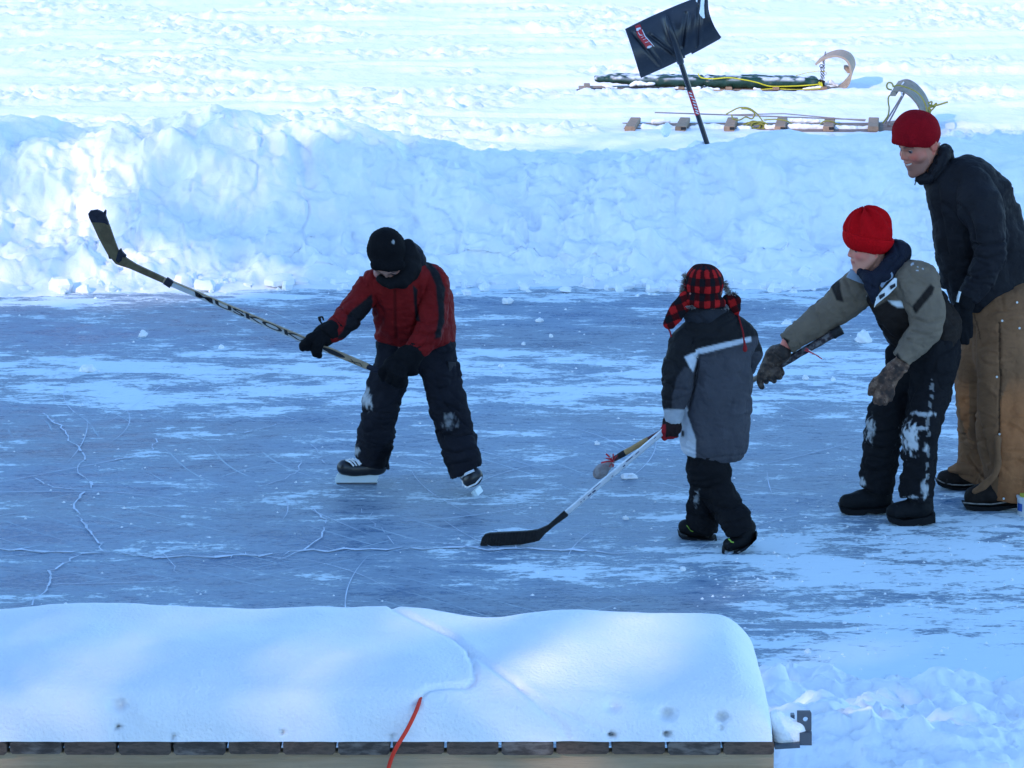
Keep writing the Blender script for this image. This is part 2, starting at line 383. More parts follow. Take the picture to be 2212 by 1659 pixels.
# slab-like shovelled clods: stepped cells
chk = sst(-.15, .2, pn(ptn * np.array([.8, .8, 1.2]) + 60)); dsp = dsp + .055 * chk * np.clip(.55 - worley(ptn * np.array([4.2, 4.2, 5.2]) + .15 * fbm(ptn * 6, 2)[..., None]), -.1, .5) + .022 * np.clip(.5 - worley(ptn * 10.5, 5), -.1, .5) * (1.2 - chk)
cell = pn(ptn * 5.5 + 9); dsp = dsp + .02 * sst(.10, .16, cell) - .02 * sst(.12, .2, pn(ptn * 4.3 + 31))
smoothz = sst(1.0, 2.2, XX) * sst(.25, .6, zz)            # the right part was patted smoother
env = np.interp(SS, [0, .05, .14, .9, 1], [.05, .35, 1, 1, .1]) * (1 - .45 * smoothz)
dz_crest = np.exp(-((SS - .68) / .1) ** 2)
pos = pos + nrm * (dsp * env * (1 - .55 * dz_crest))[..., None]
bank = mesh('snowbank', pos.reshape(-1, 3), grid(nu, ns, 0), M['snow'])
tag(bank, kind='structure')
# ---- snow field beyond
xs = np.arange(-7.6, 7.6, .028); ys = 20.9 * (43 / 20.9) ** np.linspace(0, 1, 420); X, Y = np.meshgrid(xs, ys)
p0 = V3(X, Y, 0 * X)
big = .028 * fbm(p0 * np.array([.35, .9, 1]), 3) + .035 * sst(.08, .3, pn(p0 * np.array([.4, 1.9, 1]) + 5)) - .02
crumb = sst(-.15, .35, fbm(p0 * np.array([.5, .8, 1]) + 3, 2))
z = .0 + big + (.25 + crumb) * (.026 * sst(.0, .5, fbm(p0 * np.array([2.4, 3.0, 1]), 3)) + .024 * sst(.05, .45, pn(p0 * np.array([7, 8, 1]))) + .022 * sst(.0, .4, pn(p0 * np.array([11, 12, 1]) + 8))) + .004 * pn(p0 * np.array([1.2, 9, 1]))
# ski and snowmobile tracks running across
for (ya, sl_, dp, wd) in [(33.5, .03, .03, .16), (34.4, .03, .025, .14), (29.9, -.01, .018, .1), (25.5, .02, .025, .12), (24.2, .015, .02, .09), (37, .06, .035, .2), (27.5, -.03, .02, .1)]:
    dd = Y - (ya + sl_ * X + .1 * pn(V3(X * .3, 0 * X + ya, 0))); dp = dp * (.35 + .65 * sst(-.2, .3, pn(V3(X * .5, 0 * X + ya, 4)))); z = z - dp * np.exp(-(dd / wd) ** 2) + dp * .7 * np.exp(-((dd - wd * 1.7) / wd) ** 2)
e = sst(20.9, 21.6, Y) * sst(43, 42, Y)
_ya, _yb = G(1700, 188)[1], G(1550, 278)[1]
for (yc, x0, x1, hw) in ((_ya, .4, 3.2, .22), (_yb, .8, 3.0, .38)): e = e * (1 - .85 * sst(hw + .25, hw, np.abs(Y - yc)) * sst(x0 - .2, x0, X) * sst(x1 + .2, x1, X))
z = z * e + .012 - .05 * sst(.34, .22, np.abs(Y - _ya)) * sst(-.1, .15, X) * sst(3.3, 3.1, X)
z -= .05 * (1 - sst(20.9, 21.0, Y))
tag(mesh('snow_field', V3(X, Y, z).reshape(-1, 3), grid(len(xs), len(ys), 0), M['snow']), kind='structure')
def field_z(x, y): return .012
# ---- near snow pile, right foreground
xs = np.arange(.7, 4.2, .0125); ys = np.arange(7.3, 11.6, .0125); X, Y = np.meshgrid(xs, ys)
p0 = V3(X, Y, 0 * X)
edge = 11.05 + .25 * pn(V3(X * 1.3, 0, 2)) + .08 * pn(V3(X * 5, 0, 2)) - .1 * X
h = sst(0, 1.3, edge - Y) * .16 + sst(0, .10, edge - Y) * .05
rough = .09 * fbm(p0 * 1.5, 3) + .035 * billow(p0 * 3.6, 3) + .016 * billow(p0 * 11, 2) + .02 * sst(.08, .14, pn(p0 * 5.2 + 3)) + .004 * pn(p0 * 40)
rough = rough + .11 * np.clip(.55 - worley(p0 * np.array([3.6, 3.6, 1]) + .2 * fbm(p0 * 4, 2)[..., None], 9), -.1, .5) * sst(-.2, .25, pn(p0 * .9 + 12)) + .05 * np.clip(.5 - worley(p0 * np.array([8.5, 8.5, 1]), 3), -.1, .5)
z = h + rough * sst(-.02, .16, edge - Y) - .02 * (1 - sst(-.02, .03, edge - Y))
tag(mesh('snow_pile', V3(X, Y, z).reshape(-1, 3), grid(len(xs), len(ys), 0), M['snow']), kind='structure')
# ---- loose lumps of snow lying on the ice
def lump(name, X2, Y2, wpx, hpx, label, seed, cr='f'):
    b = G(X2, Y2); s = F / (b[1] * cT + H * sT); rx = wpx / s / 2; rz = hpx / s * .75
    u = np.linspace(0, math.pi, 13); a = np.linspace(0, 2 * math.pi, 21)[:-1]
    U, A = np.meshgrid(u, a, indexing='ij'); n = V3(np.sin(U) * np.cos(A), np.sin(U) * np.sin(A), np.cos(U))
    d = 1 + .45 * fbm(n * 1.3 + seed * 3.1, 3)
    p = n * d[..., None] * np.array([rx, rx * .9, rz]); p[..., 2] = np.maximum(p[..., 2], -.25 * rz) + rz * .2
    p = p.reshape(-1, 3) + b; na = 20; fc = []
    for i in range(12):
        for k in range(na): fc.append((i * na + k, (i + 1) * na + k, (i + 1) * na + (k + 1) % na, i * na + (k + 1) % na))
    o = mesh(name, p, fc, M['snow'], base=b, smooth=True); return tag(o, label, 'snow chunk', 'loose snow chunks on the ice')
chunks = [(1865, 738, 34, 26, 'largest white snow chunk on the ice beside the olive jacket, right of the stick grip'),
          (190, 801, 40, 14, 'flat snow chunk at the far left of the ice below the raised stick'),
          (309, 727, 20, 15, 'pointed snow chunk on grey ice below the raised stick shaft, left of its lettering'),
          (478, 753, 12, 8, 'small round snow chunk directly below the letters of the raised stick'),
          (1131, 745, 10, 7, 'small snow chunk on grey ice right of the red jacket'),
          (1165, 695, 16, 10, 'small snow chunk on grey ice near the bank, left of the plaid hat'),
          (1083, 793, 12, 9, 'small snow chunk on the frosty band between skater and grey parka'),
          (1358, 1032, 34, 11, 'flat oval snow chunk between the two sticks and the grey parka'),
          (1290, 960, 12, 8, 'small snow chunk above the sock-ended stick tip'),
          (1475, 1232, 13, 10, 'small snow chunk in front of the boots of the child in the plaid hat'),
          (1352, 1122, 12, 9, 'small snow chunk behind the shaft of the black-bladed stick'),
          (1700, 700, 22, 10, 'long low snow chunk beyond the outstretched olive sleeve'),
          (1800, 822, 10, 8, 'tiny snow chunk on ice between the two gloves of the boy in olive'),
          (1740, 820, 12, 10, 'small snow chunk on ice under the grip of the maroon stick'),
          (1745, 1410, 14, 9, 'small snow chunk on ice at the lower right, beyond the deck corner'),
          (1190, 728, 9, 7, 'tiny snow chunk on grey ice just left of the grey parka'),
          (1095, 655, 26, 13, 'snow chunk at the foot of the bank right of the skater'),
          (610, 590, 34, 24, 'rounded snow chunk fallen against the foot of the snow bank'),
          (1320, 625, 24, 14, 'snow chunk at the foot of the bank just left of the plaid hat'),
          (1390, 600, 0, 0, '')]
for i, c in enumerate(chunks):
    if c[2]: lump('snow_chunk', c[0], c[1], c[2], c[3], c[4], i + 1)
# crumbs nobody could count
m = MB(); rr = random.Random(12)
for i in range(950):
    k = rr.random()
    if k < .45: X2, Y2 = rr.uniform(-20, 2240), rr.gauss(612, 16)
    elif k < .7: X2, Y2 = rr.uniform(1500, 2230), rr.uniform(1060, 1480)
    else: X2, Y2 = rr.uniform(0, 2230), rr.uniform(640, 1320)
    b = G(X2, Y2, 0); r = rr.uniform(.003, .009) * (2.2 if k < .45 and rr.random() < .45 else 1)
    v = [(b[0] + r * rr.uniform(.7, 1.3) * x, b[1] + r * rr.uniform(.7, 1.3) * y, r * rr.uniform(.5, 1) * z) for x, y, z in ((1, 0, 0), (0, 1, 0), (-1, 0, 0), (0, -1, 0), (.2, .1, 1.1), (0, 0, -.5))]
    m.add(v, [(0, 1, 4), (1, 2, 4), (2, 3, 4), (3, 0, 4), (1, 0, 5), (2, 1, 5), (3, 2, 5), (0, 3, 5)])
tag(m.build('snow_crumbs', M['snow'], smooth=False), 'fine loose crumbs of snow scattered over the rink ice', 'snow crumbs', kind='stuff')
# clods at the foot of the bank
m = MB()
ico_v = []
for i in range(420):
    x = rr.uniform(-3.6, 3.6); y = rr.gauss(19.10, .17); r = rr.uniform(.015, .05) * (1.5 if rr.random() < .12 else 1)
    u = np.linspace(.1, math.pi - .1, 6); a = np.linspace(0, 2 * math.pi, 8)[:-1]; U, A = np.meshgrid(u, a, indexing='ij')
    n = V3(np.sin(U) * np.cos(A), np.sin(U) * np.sin(A), np.cos(U)); d = 1 + .6 * pn(n * 1.1 + i * 2.3)
    p = (n * d[..., None] * r * np.array([rr.uniform(.8, 1.4), 1, rr.uniform(.6, 1)])).reshape(-1, 3) + np.array([x, y, r * .45])
    m.add(p, [(a_ * 7 + k, (a_ + 1) * 7 + k, (a_ + 1) * 7 + (k + 1) % 7, a_ * 7 + (k + 1) % 7) for a_ in range(5) for k in range(7)] + [tuple(range(7)), tuple(range(35, 42))[::-1]])
tag(m.build('snow_rubble', M['snow'], smooth=True), 'rubble of broken snow clods along the foot of the snow bank', 'snow rubble', kind='stuff')
# ---------------------------------------------------------------- DECK with its snow
YD = 8.2; ZD = .747
M['plank'] = mat('weathered_end_grain', (.15, .105, .08), .9, .2, var=.35, vs=30, bump=.5, bs=80, stretch=(1, 1, 3), col2=(.07, .05, .04))
M['plank_b'] = mat('weathered_end_grain_dark', (.09, .07, .06), .9, .2, var=.35, vs=24, bump=.5, bs=80, stretch=(1, 1, 3), col2=(.16, .13, .11))
M['beam'] = mat('weathered_beam', (.46, .33, .21), .85, .2, var=.2, vs=7, bump=.4, bs=60, stretch=(.35, 1, 5), col2=(.32, .22, .13))
deck = thing('wooden_deck', (0, YD + .35, 0), 'weathered wooden deck edge in the foreground under thick snow, plank ends showing', 'deck')
pxm = F / (YD * cT + (H - ZD) * sT)
gaps = [17, 135, 253, 372, 490, 608, 727, 845, 962, 1080, 1199, 1319, 1440, 1560, 1676]
gaps = [17 - 118 * k for k in (3, 2, 1)] + gaps
for k, (a, b) in enumerate(zip(gaps[:-1], gaps[1:])):
    xa = (a - CX) / pxm + .004; xb = (b - CX) / pxm - .004
    m = MB(); xc = (xa + xb) / 2; jy = rr.uniform(-.006, .006)
    m.bar((xc, YD + jy, ZD - .018), (xc, YD + .80, ZD - .018), xb - xa, .036, bev=.18)
    m.build('plank', M['plank'] if k % 3 else M['plank_b'], deck, smooth=True)
m = MB(); xr = (1674 - CX) / pxm
m.bar((-2.6, YD + .045, ZD - .105), (xr, YD + .045, ZD - .105), .04, .136, bev=.08); m.build('rim_beam', M['beam'], deck)
m = MB(); m.bar((xr - .02, YD + .07, ZD - .105), (xr - .02, YD + .78, ZD - .105), .04, .135, bev=.08); m.build('side_beam', M['plank_b'], deck)
m = MB()
for x in (-2.2, -.9, .5): m.tube([(x, YD + .35, -.1), (x, YD + .35, ZD - .04)], .06, 12)
m.build('post', M['plank_b'], deck)
# snow slab on the deck: outline and height field
top = [(-400, 1330), (0, 1318), (60, 1310), (140, 1301), (200, 1299), (300, 1304), (450, 1306), (700, 1309), (850, 1308), (900, 1308), (960, 1316), (1020, 1330), (1060, 1333), (1100, 1332), (1150, 1324), (1215, 1320), (1300, 1326), (1400, 1333), (1450, 1331), (1510, 1328), (1560, 1328), (1590, 1337), (1620, 1352), (1645, 1372), (1660, 1400), (1668, 1450)]
xe = (1668 - CX) / pxm
nx, ny = 520, 150
xs = np.concatenate([np.linspace(-2.75, xe - .25, nx - 90), xe - .25 + .25 * np.sin(np.linspace(0, math.pi / 2, 91)[1:])]); tt = np.linspace(0, 1, ny)
T, Xg = np.meshgrid(tt, xs, indexing='ij')
YBk = 8.88
hb = np.array([P(CX + x * F / (YBk * cT + 2.5 * sT), np.interp(CX + x * F / (YBk * cT + 2.5 * sT), [c[0] for c in top], [c[1] for c in top]), YBk)[2] for x in xs]) - ZD
hb = np.convolve(np.pad(hb, 6, 'edge'), np.ones(13) / 13, 'valid') + .020
# profile along depth: rounded steep front, gently rising top, rounded back
yprof = np.interp(T, [0, .10, .22, .34, .5, .8, .92, 1], [0, .012, .05, .12, .24, .62, .70, .72])
zprof = np.interp(T, [0, .10, .22, .34, .5, .8, .92, 1], [0, .42, .66, .80, .90, 1.0, .80, 0])
k_ = np.exp(-np.linspace(-2, 2, 21) ** 2); k_ /= k_.sum()
def sm(A):
    B = A.copy(); P_ = np.pad(A, ((10, 10), (0, 0)), 'edge')
    B[:] = sum(P_[i:i + A.shape[0]] * k_[i] for i in range(21)); B[0] = A[0]; B[-1] = A[-1]; return B
yprof, zprof = sm(yprof), sm(zprof)
Yg = YD - .004 + yprof; hh = zprof * hb[None, :]
endr = np.sqrt(np.clip(1 - np.clip((Xg - (xe - .11)) / .11, 0, 1) ** 2, 0, 1)) ** .42
Zg = hh * endr
pp = V3(Xg, Yg, Zg)
env = sst(0, .1, T) * sst(1, .9, T)
Zg = Zg + env * (.018 * fbm(pp * 1.6, 2) + .003 * fbm(pp * 9, 2))
Yg = Yg - .010 * fbm(V3(Xg * 3, 0, Zg * 6), 3) * sst(0, .2, T) - .004 * pn(V3(Xg * 14, 0, Zg * 14))
PX, PY = proj(V3(Xg, Yg, Zg + ZD))
def groove(pts, wd, dep):
    global Zg, Yg
    best = np.full(PX.shape, 1e9); sg = np.zeros(PX.shape)
    for (a, b) in zip(pts[:-1], pts[1:]):
        a = np.array(a, float); b = np.array(b, float); ab = b - a; t = np.clip(((PX - a[0]) * ab[0] + (PY - a[1]) * ab[1]) / (ab @ ab), 0, 1)
        d = np.hypot(PX - a[0] - t * ab[0], PY - a[1] - t * ab[1]); cr = np.sign(ab[0] * (PY - a[1]) - ab[1] * (PX - a[0]))
        sg = np.where(d < best, cr, sg); best = np.minimum(best, d)
    g = np.exp(-(best / wd) ** 2); s2 = np.exp(-(best / (wd * 4)) ** 2)
    Zg = Zg - dep * g + .25 * dep * s2; Yg = Yg + dep * .7 * g
groove([(845, 1312), (880, 1330), (935, 1357), (980, 1378), (1010, 1405), (1024, 1440), (1028, 1470), (1010, 1485), (960, 1484), (925, 1490), (905, 1510), (898, 1530)], 6, .012)
groove([(1015, 1412), (1060, 1440), (1110, 1475), (1160, 1520), (1215, 1570), (1225, 1590)], 7, .010)
groove([(1120, 1482), (1180, 1520), (1250, 1555), (1330, 1590)], 5, .006)
for (a, b, w_, d_) in [(254, 1524, 14, .022), (253, 1572, 5, .04), (1440, 1544, 14, .03), (1324, 1528, 14, .016), (1558, 1550, 12, .03), (1320, 1588, 6, .05), (1440, 1587, 6, .05), (608, 1583, 5, .02), (545, 1583, 4, .0), (1556, 1574, 7, .012), (372, 1592, 5, .02), (845, 1592, 5, .02)]:
    g = np.exp(-((PX - a) / w_) ** 2 - ((PY - b) / (w_ * .8)) ** 2); Yg = Yg + d_ * 1.6 * g; Zg = Zg - d_ * .4 * g
ZZ = Zg + ZD + .0015
top_v = V3(Xg, Yg, ZZ).reshape(-1, 3)
fc = grid(nx, ny, 0)
ds = mesh('deck_snow', top_v, fc, M['snow_soft'], base=(0, YD + .35, ZD))
tag(ds, 'thick smooth snow slab lying on the wooden deck, with dimples and a buried rope trail', 'snow slab')
for (a, b, r_) in [(1320, 1589, 6), (1440, 1588, 6), (1557, 1551, 4.5), (254, 1572, 3.5), (561, 1585, 0)]:
    if r_:
        hole = MB(); c = P(a, b, YD + .0); rr_ = r_ / pxm
        pts = [c + np.array([math.cos(t) * rr_ * rnd.uniform(.8, 1.3), -.004, math.sin(t) * rr_ * rnd.uniform(.8, 1.2)]) for t in np.linspace(0, 2 * math.pi, 12)[:-1]]
        # a small dark pit: ring going inwards
# rope
M['rope_red'] = mat('orange_red_rope', (.75, .045, .02), .6, .3, var=.12, bump=.3)
m = MB(); pr = spline([P(905, 1519, YD + .02), P(897, 1540, YD - .015), P(880, 1575, YD - .03), P(858, 1612, YD - .04), P(845, 1640, YD - .03), P(830, 1690, YD - .02), P(800, 1760, YD)], 6)
m.tube(pr, .0055, 10)
m.tube(spline([P(905, 1519, YD + .02), P(912, 1505, YD + .05), P(930, 1492, YD + .09)], 4), .005, 8)
rp_ = thing('rope', pr[6], 'orange-red rope hanging over the snowy deck edge', 'rope'); m.build('strand', M['rope_red'], rp_, smooth=True)
# metal bracket at the deck corner
M['steel'] = mat('dark_painted_steel', (.055, .075, .10), .45, .5, var=.15)
br = thing('dock_bracket', P(1700, 1605, YD + .06), 'grey steel dock bracket with a round hole on the deck corner', 'bracket')
def plate_hole(m, x0, y0, x1, y1, cx, cy, r, yw, th):
    n = 24; ring = [(cx + r * math.cos(2 * math.pi * k / n), cy + r * math.sin(2 * math.pi * k / n)) for k in range(n)]
    out = []
    for k in range(n):
        a = 2 * math.pi * k / n; dx, dy = math.cos(a), math.sin(a)
        tx = ((x1 if dx > 0 else x0) - cx) / dx if abs(dx) > 1e-6 else 1e9; ty = ((y1 if dy > 0 else y0) - cy) / dy if abs(dy) > 1e-6 else 1e9
        t = min(tx, ty); out.append((cx + dx * t, cy + dy * t))
    V = []
    for dd in (0, th): V += [P(*p, yw) + np.array([0, dd, 0]) for p in out] + [P(*p, yw) + np.array([0, dd, 0]) for p in ring]
    Fc = []
    for k in range(n):
        j = (k + 1) % n
        Fc += [(k, j, n + j, n + k), (2 * n + k, 3 * n + k, 3 * n + j, 2 * n + j), (n + k, n + j, 3 * n + j, 3 * n + k), (k, 2 * n + k, 2 * n + j, j)]
    m.add(V, Fc)
m = MB(); yb = YD + .10
plate_hole(m, 1722, 1536, 1753, 1580, 1740, 1554, 5.5, yb, .008)
m.build('plate', M['steel'], br)
m = MB(); m.prism([P(1726, 1579, yb), P(1753, 1579, yb), P(1753, 1607, yb), P(1726, 1607, yb)], (0, 1, 0), .03, .04); m.build('clamp', M['steel'], br)
m = MB(); m.bar(P(1672, 1607, yb), P(1726, 1604, yb), .06, .012); m.build('arm', M['steel'], br)
m = MB(); m.prism([P(1708, 1542, yb + .05), P(1716, 1542, yb + .05), P(1716, 1570, yb + .05), P(1708, 1570, yb + .05)], (0, 1, 0), .02); m.build('pin', M['steel'], br)
# ================================================================ SIGNED-DISTANCE MODELLING
def surfnets(Fd, xs, ys, zs):
    nx, ny, nz = Fd.shape; ins = Fd < 0
    c = np.zeros((nx - 1, ny - 1, nz - 1), np.uint8)
    for dx in (0, 1):
        for dy in (0, 1):
            for dz in (0, 1): c += ins[dx:nx - 1 + dx, dy:ny - 1 + dy, dz:nz - 1 + dz]
    act = (c > 0) & (c < 8); I = np.argwhere(act); n = len(I)
    idx = -np.ones(act.shape, np.int64); idx[act] = np.arange(n)
    acc = np.zeros((n, 3)); cnt = np.zeros(n); ax = (xs, ys, zs)
    corners = [(a, b, d) for a in (0, 1) for b in (0, 1) for d in (0, 1)]
    val = {k: Fd[I[:, 0] + k[0], I[:, 1] + k[1], I[:, 2] + k[2]].astype(float) for k in corners}
    for k in corners:
        for d in range(3):
            if k[d] == 0:
                k2 = list(k); k2[d] = 1; k2 = tuple(k2); a, b = val[k], val[k2]; cr = (a < 0) != (b < 0)
                t = np.where(cr, a / (a - b + (a == b)), 0)
                p = np.stack([ax[e][I[:, e] + k[e]] for e in range(3)], 1).astype(float)
                st = ax[d][I[:, d] + 1] - ax[d][I[:, d]]; p[:, d] += t * st
                acc[cr] += p[cr]; cnt[cr] += 1
    V = acc / cnt[:, None]; quads = []
    for d in range(3):
        sl0 = [slice(1, -1)] * 3; sl0[d] = slice(0, -1); sl1 = [slice(1, -1)] * 3; sl1[d] = slice(1, None)
        a = ins[tuple(sl0)]; b = ins[tuple(sl1)]; e = np.argwhere(a != b)
        flip = a[tuple(e.T)]; e = e.copy()
        for o in range(3):
            if o != d: e[:, o] += 1
        u, w_ = (d + 1) % 3, (d + 2) % 3
        def at(du, dw):
            g = e.copy(); g[:, u] -= du; g[:, w_] -= dw; return idx[g[:, 0], g[:, 1], g[:, 2]]
        Q = np.stack([at(1, 1), at(0, 1), at(0, 0), at(1, 0)], 1)
        Q[~flip] = Q[~flip][:, ::-1]; quads.append(Q)
    return V, np.concatenate(quads)
def ch(pts, ws=1.0, cuts=(), k=None):
    """chain of round cones: pts = list of (point, radius)"""
    return dict(t='c', p=[np.array(a[0], float) for a in pts], r=[a[1] for a in pts], ws=ws, cuts=list(cuts), k=k)
def el(c, r, B=None, cuts=(), k=None):
    return dict(t='e', c=np.array(c, float), r=np.array(r, float), B=np.eye(3) if B is None else np.array(B), cuts=list(cuts), k=k)
def bounds(g, m):
    if g['t'] == 'c':
        p = np.array(g['p']); r = np.array(g['r'])[:, None] * max(1, g['ws']); return (p - r).min(0) - m, (p + r).max(0) + m
    r = max(g['r']); return g['c'] - r - m, g['c'] + r + m
def evald(g, X, Y, Z):
    if g['t'] == 'c':
        ws = g['ws']; d = None; y0 = g['p'][0][1]
        Pp = [np.array([p[0], (p[1] - y0) / ws, p[2]]) for p in g['p']]; Yw = (Y - y0) / ws
        if len(Pp) == 1: d = np.sqrt((X - Pp[0][0]) ** 2 + (Yw - Pp[0][1]) ** 2 + (Z - Pp[0][2]) ** 2) - g['r'][0]
        for a, b, r1, r2 in zip(Pp[:-1], Pp[1:], g['r'][:-1], g['r'][1:]):
            ba = b - a; L2 = ba @ ba + 1e-12; px, py_, pz = X - a[0], Yw - a[1], Z - a[2]
            h = np.clip((px * ba[0] + py_ * ba[1] + pz * ba[2]) / L2, 0, 1)
            e = np.sqrt((px - h * ba[0]) ** 2 + (py_ - h * ba[1]) ** 2 + (pz - h * ba[2]) ** 2) - (r1 + (r2 - r1) * h)
            d = e if d is None else np.minimum(d, e)
        if ws < 1: d = d * (ws ** .5)
    else:
        B = g['B']; px, py_, pz = X - g['c'][0], Y - g['c'][1], Z - g['c'][2]
        q_ = [(px * B[0, i] + py_ * B[1, i] + pz * B[2, i]) for i in range(3)]
        k0 = np.sqrt(sum((q_[i] / g['r'][i]) ** 2 for i in range(3))); k1 = np.sqrt(sum((q_[i] / g['r'][i] ** 2) ** 2 for i in range(3))) + 1e-9
        d = np.where(k0 < .05, -min(g['r']), k0 * (k0 - 1) / k1)
    if g.get('inv'):
        # keep only what lies outside the capped zone
        e = None
        for (p0, n) in g['cuts']:
            v = (X - p0[0]) * n[0] + (Y - p0[1]) * n[1] + (Z - p0[2]) * n[2]; e = v if e is None else np.minimum(e, v)
        return np.maximum(d, e)
    for (p0, n) in g['cuts']:
        d = np.maximum(d, (X - p0[0]) * n[0] + (Y - p0[1]) * n[1] + (Z - p0[2]) * n[2])
    return d
def sdf_mesh(groups, vox, k=.02, cuts=(), subs=(), axes=None):
    m = k + 3 * vox; lo = np.min([bounds(g, m)[0] for g in groups], 0); hi = np.max([bounds(g, m)[1] for g in groups], 0)
    if axes is None: axes = [np.arange(lo[i], hi[i] + vox, vox) for i in range(3)]
    else: axes = [a(lo[i], hi[i]) for i, a in enumerate(axes)]
    Fd = np.full([len(a) for a in axes], 1.0, np.float32)
    def sl(b0, b1):
        return tuple(slice(max(0, np.searchsorted(axes[i], b0[i]) - 1), min(len(axes[i]), np.searchsorted(axes[i], b1[i]) + 1)) for i in range(3))
    for g in groups:
        s = sl(*bounds(g, m)); X, Y, Z = np.meshgrid(axes[0][s[0]], axes[1][s[1]], axes[2][s[2]], indexing='ij', sparse=True)
        d = evald(g, X, Y, Z).astype(np.float32); a = Fd[s]; kk = k if g['k'] is None else g['k']
        if kk > 0:
            h = np.maximum(kk - np.abs(a - d), 0) / kk; Fd[s] = np.minimum(a, d) - h * h * kk * .25
        else: Fd[s] = np.minimum(a, d)
    for g, kk in subs:
        s = sl(*bounds(g, m)); X, Y, Z = np.meshgrid(axes[0][s[0]], axes[1][s[1]], axes[2][s[2]], indexing='ij', sparse=True)
        d = -evald(g, X, Y, Z).astype(np.float32); a = Fd[s]; h = np.maximum(kk - np.abs(a - d), 0) / kk; Fd[s] = np.maximum(a, d) + h * h * kk * .25
    if cuts:
        X, Y, Z = np.meshgrid(*axes, indexing='ij', sparse=True)
        for (p0, n) in cuts: Fd = np.maximum(Fd, ((X - p0[0]) * n[0] + (Y - p0[1]) * n[1] + (Z - p0[2]) * n[2]).astype(np.float32))
    Fd[0] = 1; Fd[-1] = 1; Fd[:, 0] = 1; Fd[:, -1] = 1; Fd[:, :, 0] = 1; Fd[:, :, -1] = 1
    return surfnets(Fd, *axes)
def vnormals(V, Q):
    n = np.cross(V[Q[:, 2]] - V[Q[:, 0]], V[Q[:, 3]] - V[Q[:, 1]]); N = np.zeros_like(V)
    for i in range(4): np.add.at(N, Q[:, i], n)
    return N / (np.linalg.norm(N, axis=1)[:, None] + 1e-12)
def smooth(V, Q, it=1, f=.5):
    E = np.concatenate([Q[:, [0, 1]], Q[:, [1, 2]], Q[:, [2, 3]], Q[:, [3, 0]]]); n = len(V)
    for _ in range(it):
        A = np.zeros_like(V); c = np.zeros(n)
        for i in range(3): A[:, i] = np.bincount(E[:, 0], V[E[:, 1], i], n) + np.bincount(E[:, 1], V[E[:, 0], i], n)
        c = np.bincount(E[:, 0], minlength=n) + np.bincount(E[:, 1], minlength=n)
        V = V * (1 - f) + f * A / np.maximum(c, 1)[:, None]
    return V
def inpoly(x, y, poly):
    r = np.zeros(x.shape, bool); n = len(poly)
    for i in range(n):
        x1, y1 = poly[i]; x2, y2 = poly[(i + 1) % n]
        c = ((y1 > y) != (y2 > y)) & (x < (x2 - x1) * (y - y1) / (y2 - y1 + 1e-12) + x1); r ^= c
    return r
def pc(c, x, y, poly, col, w=4.):
    m = inpoly(x, y, poly); d = dline(x, y, list(poly) + [poly[0]]); a = np.clip(.5 + np.where(m, d, -d) / (2 * w), 0, 1)[:, None]
    return c * (1 - a) + np.array(col) * a
def dline(x, y, pts):
    b = np.full(x.shape, 1e9)
    for (a, c) in zip(pts[:-1], pts[1:]):
        dx, dy = c[0] - a[0], c[1] - a[1]; t = np.clip(((x - a[0]) * dx + (y - a[1]) * dy) / (dx * dx + dy * dy), 0, 1)
        b = np.minimum(b, np.hypot(x - a[0] - t * dx, y - a[1] - t * dy))
    return b
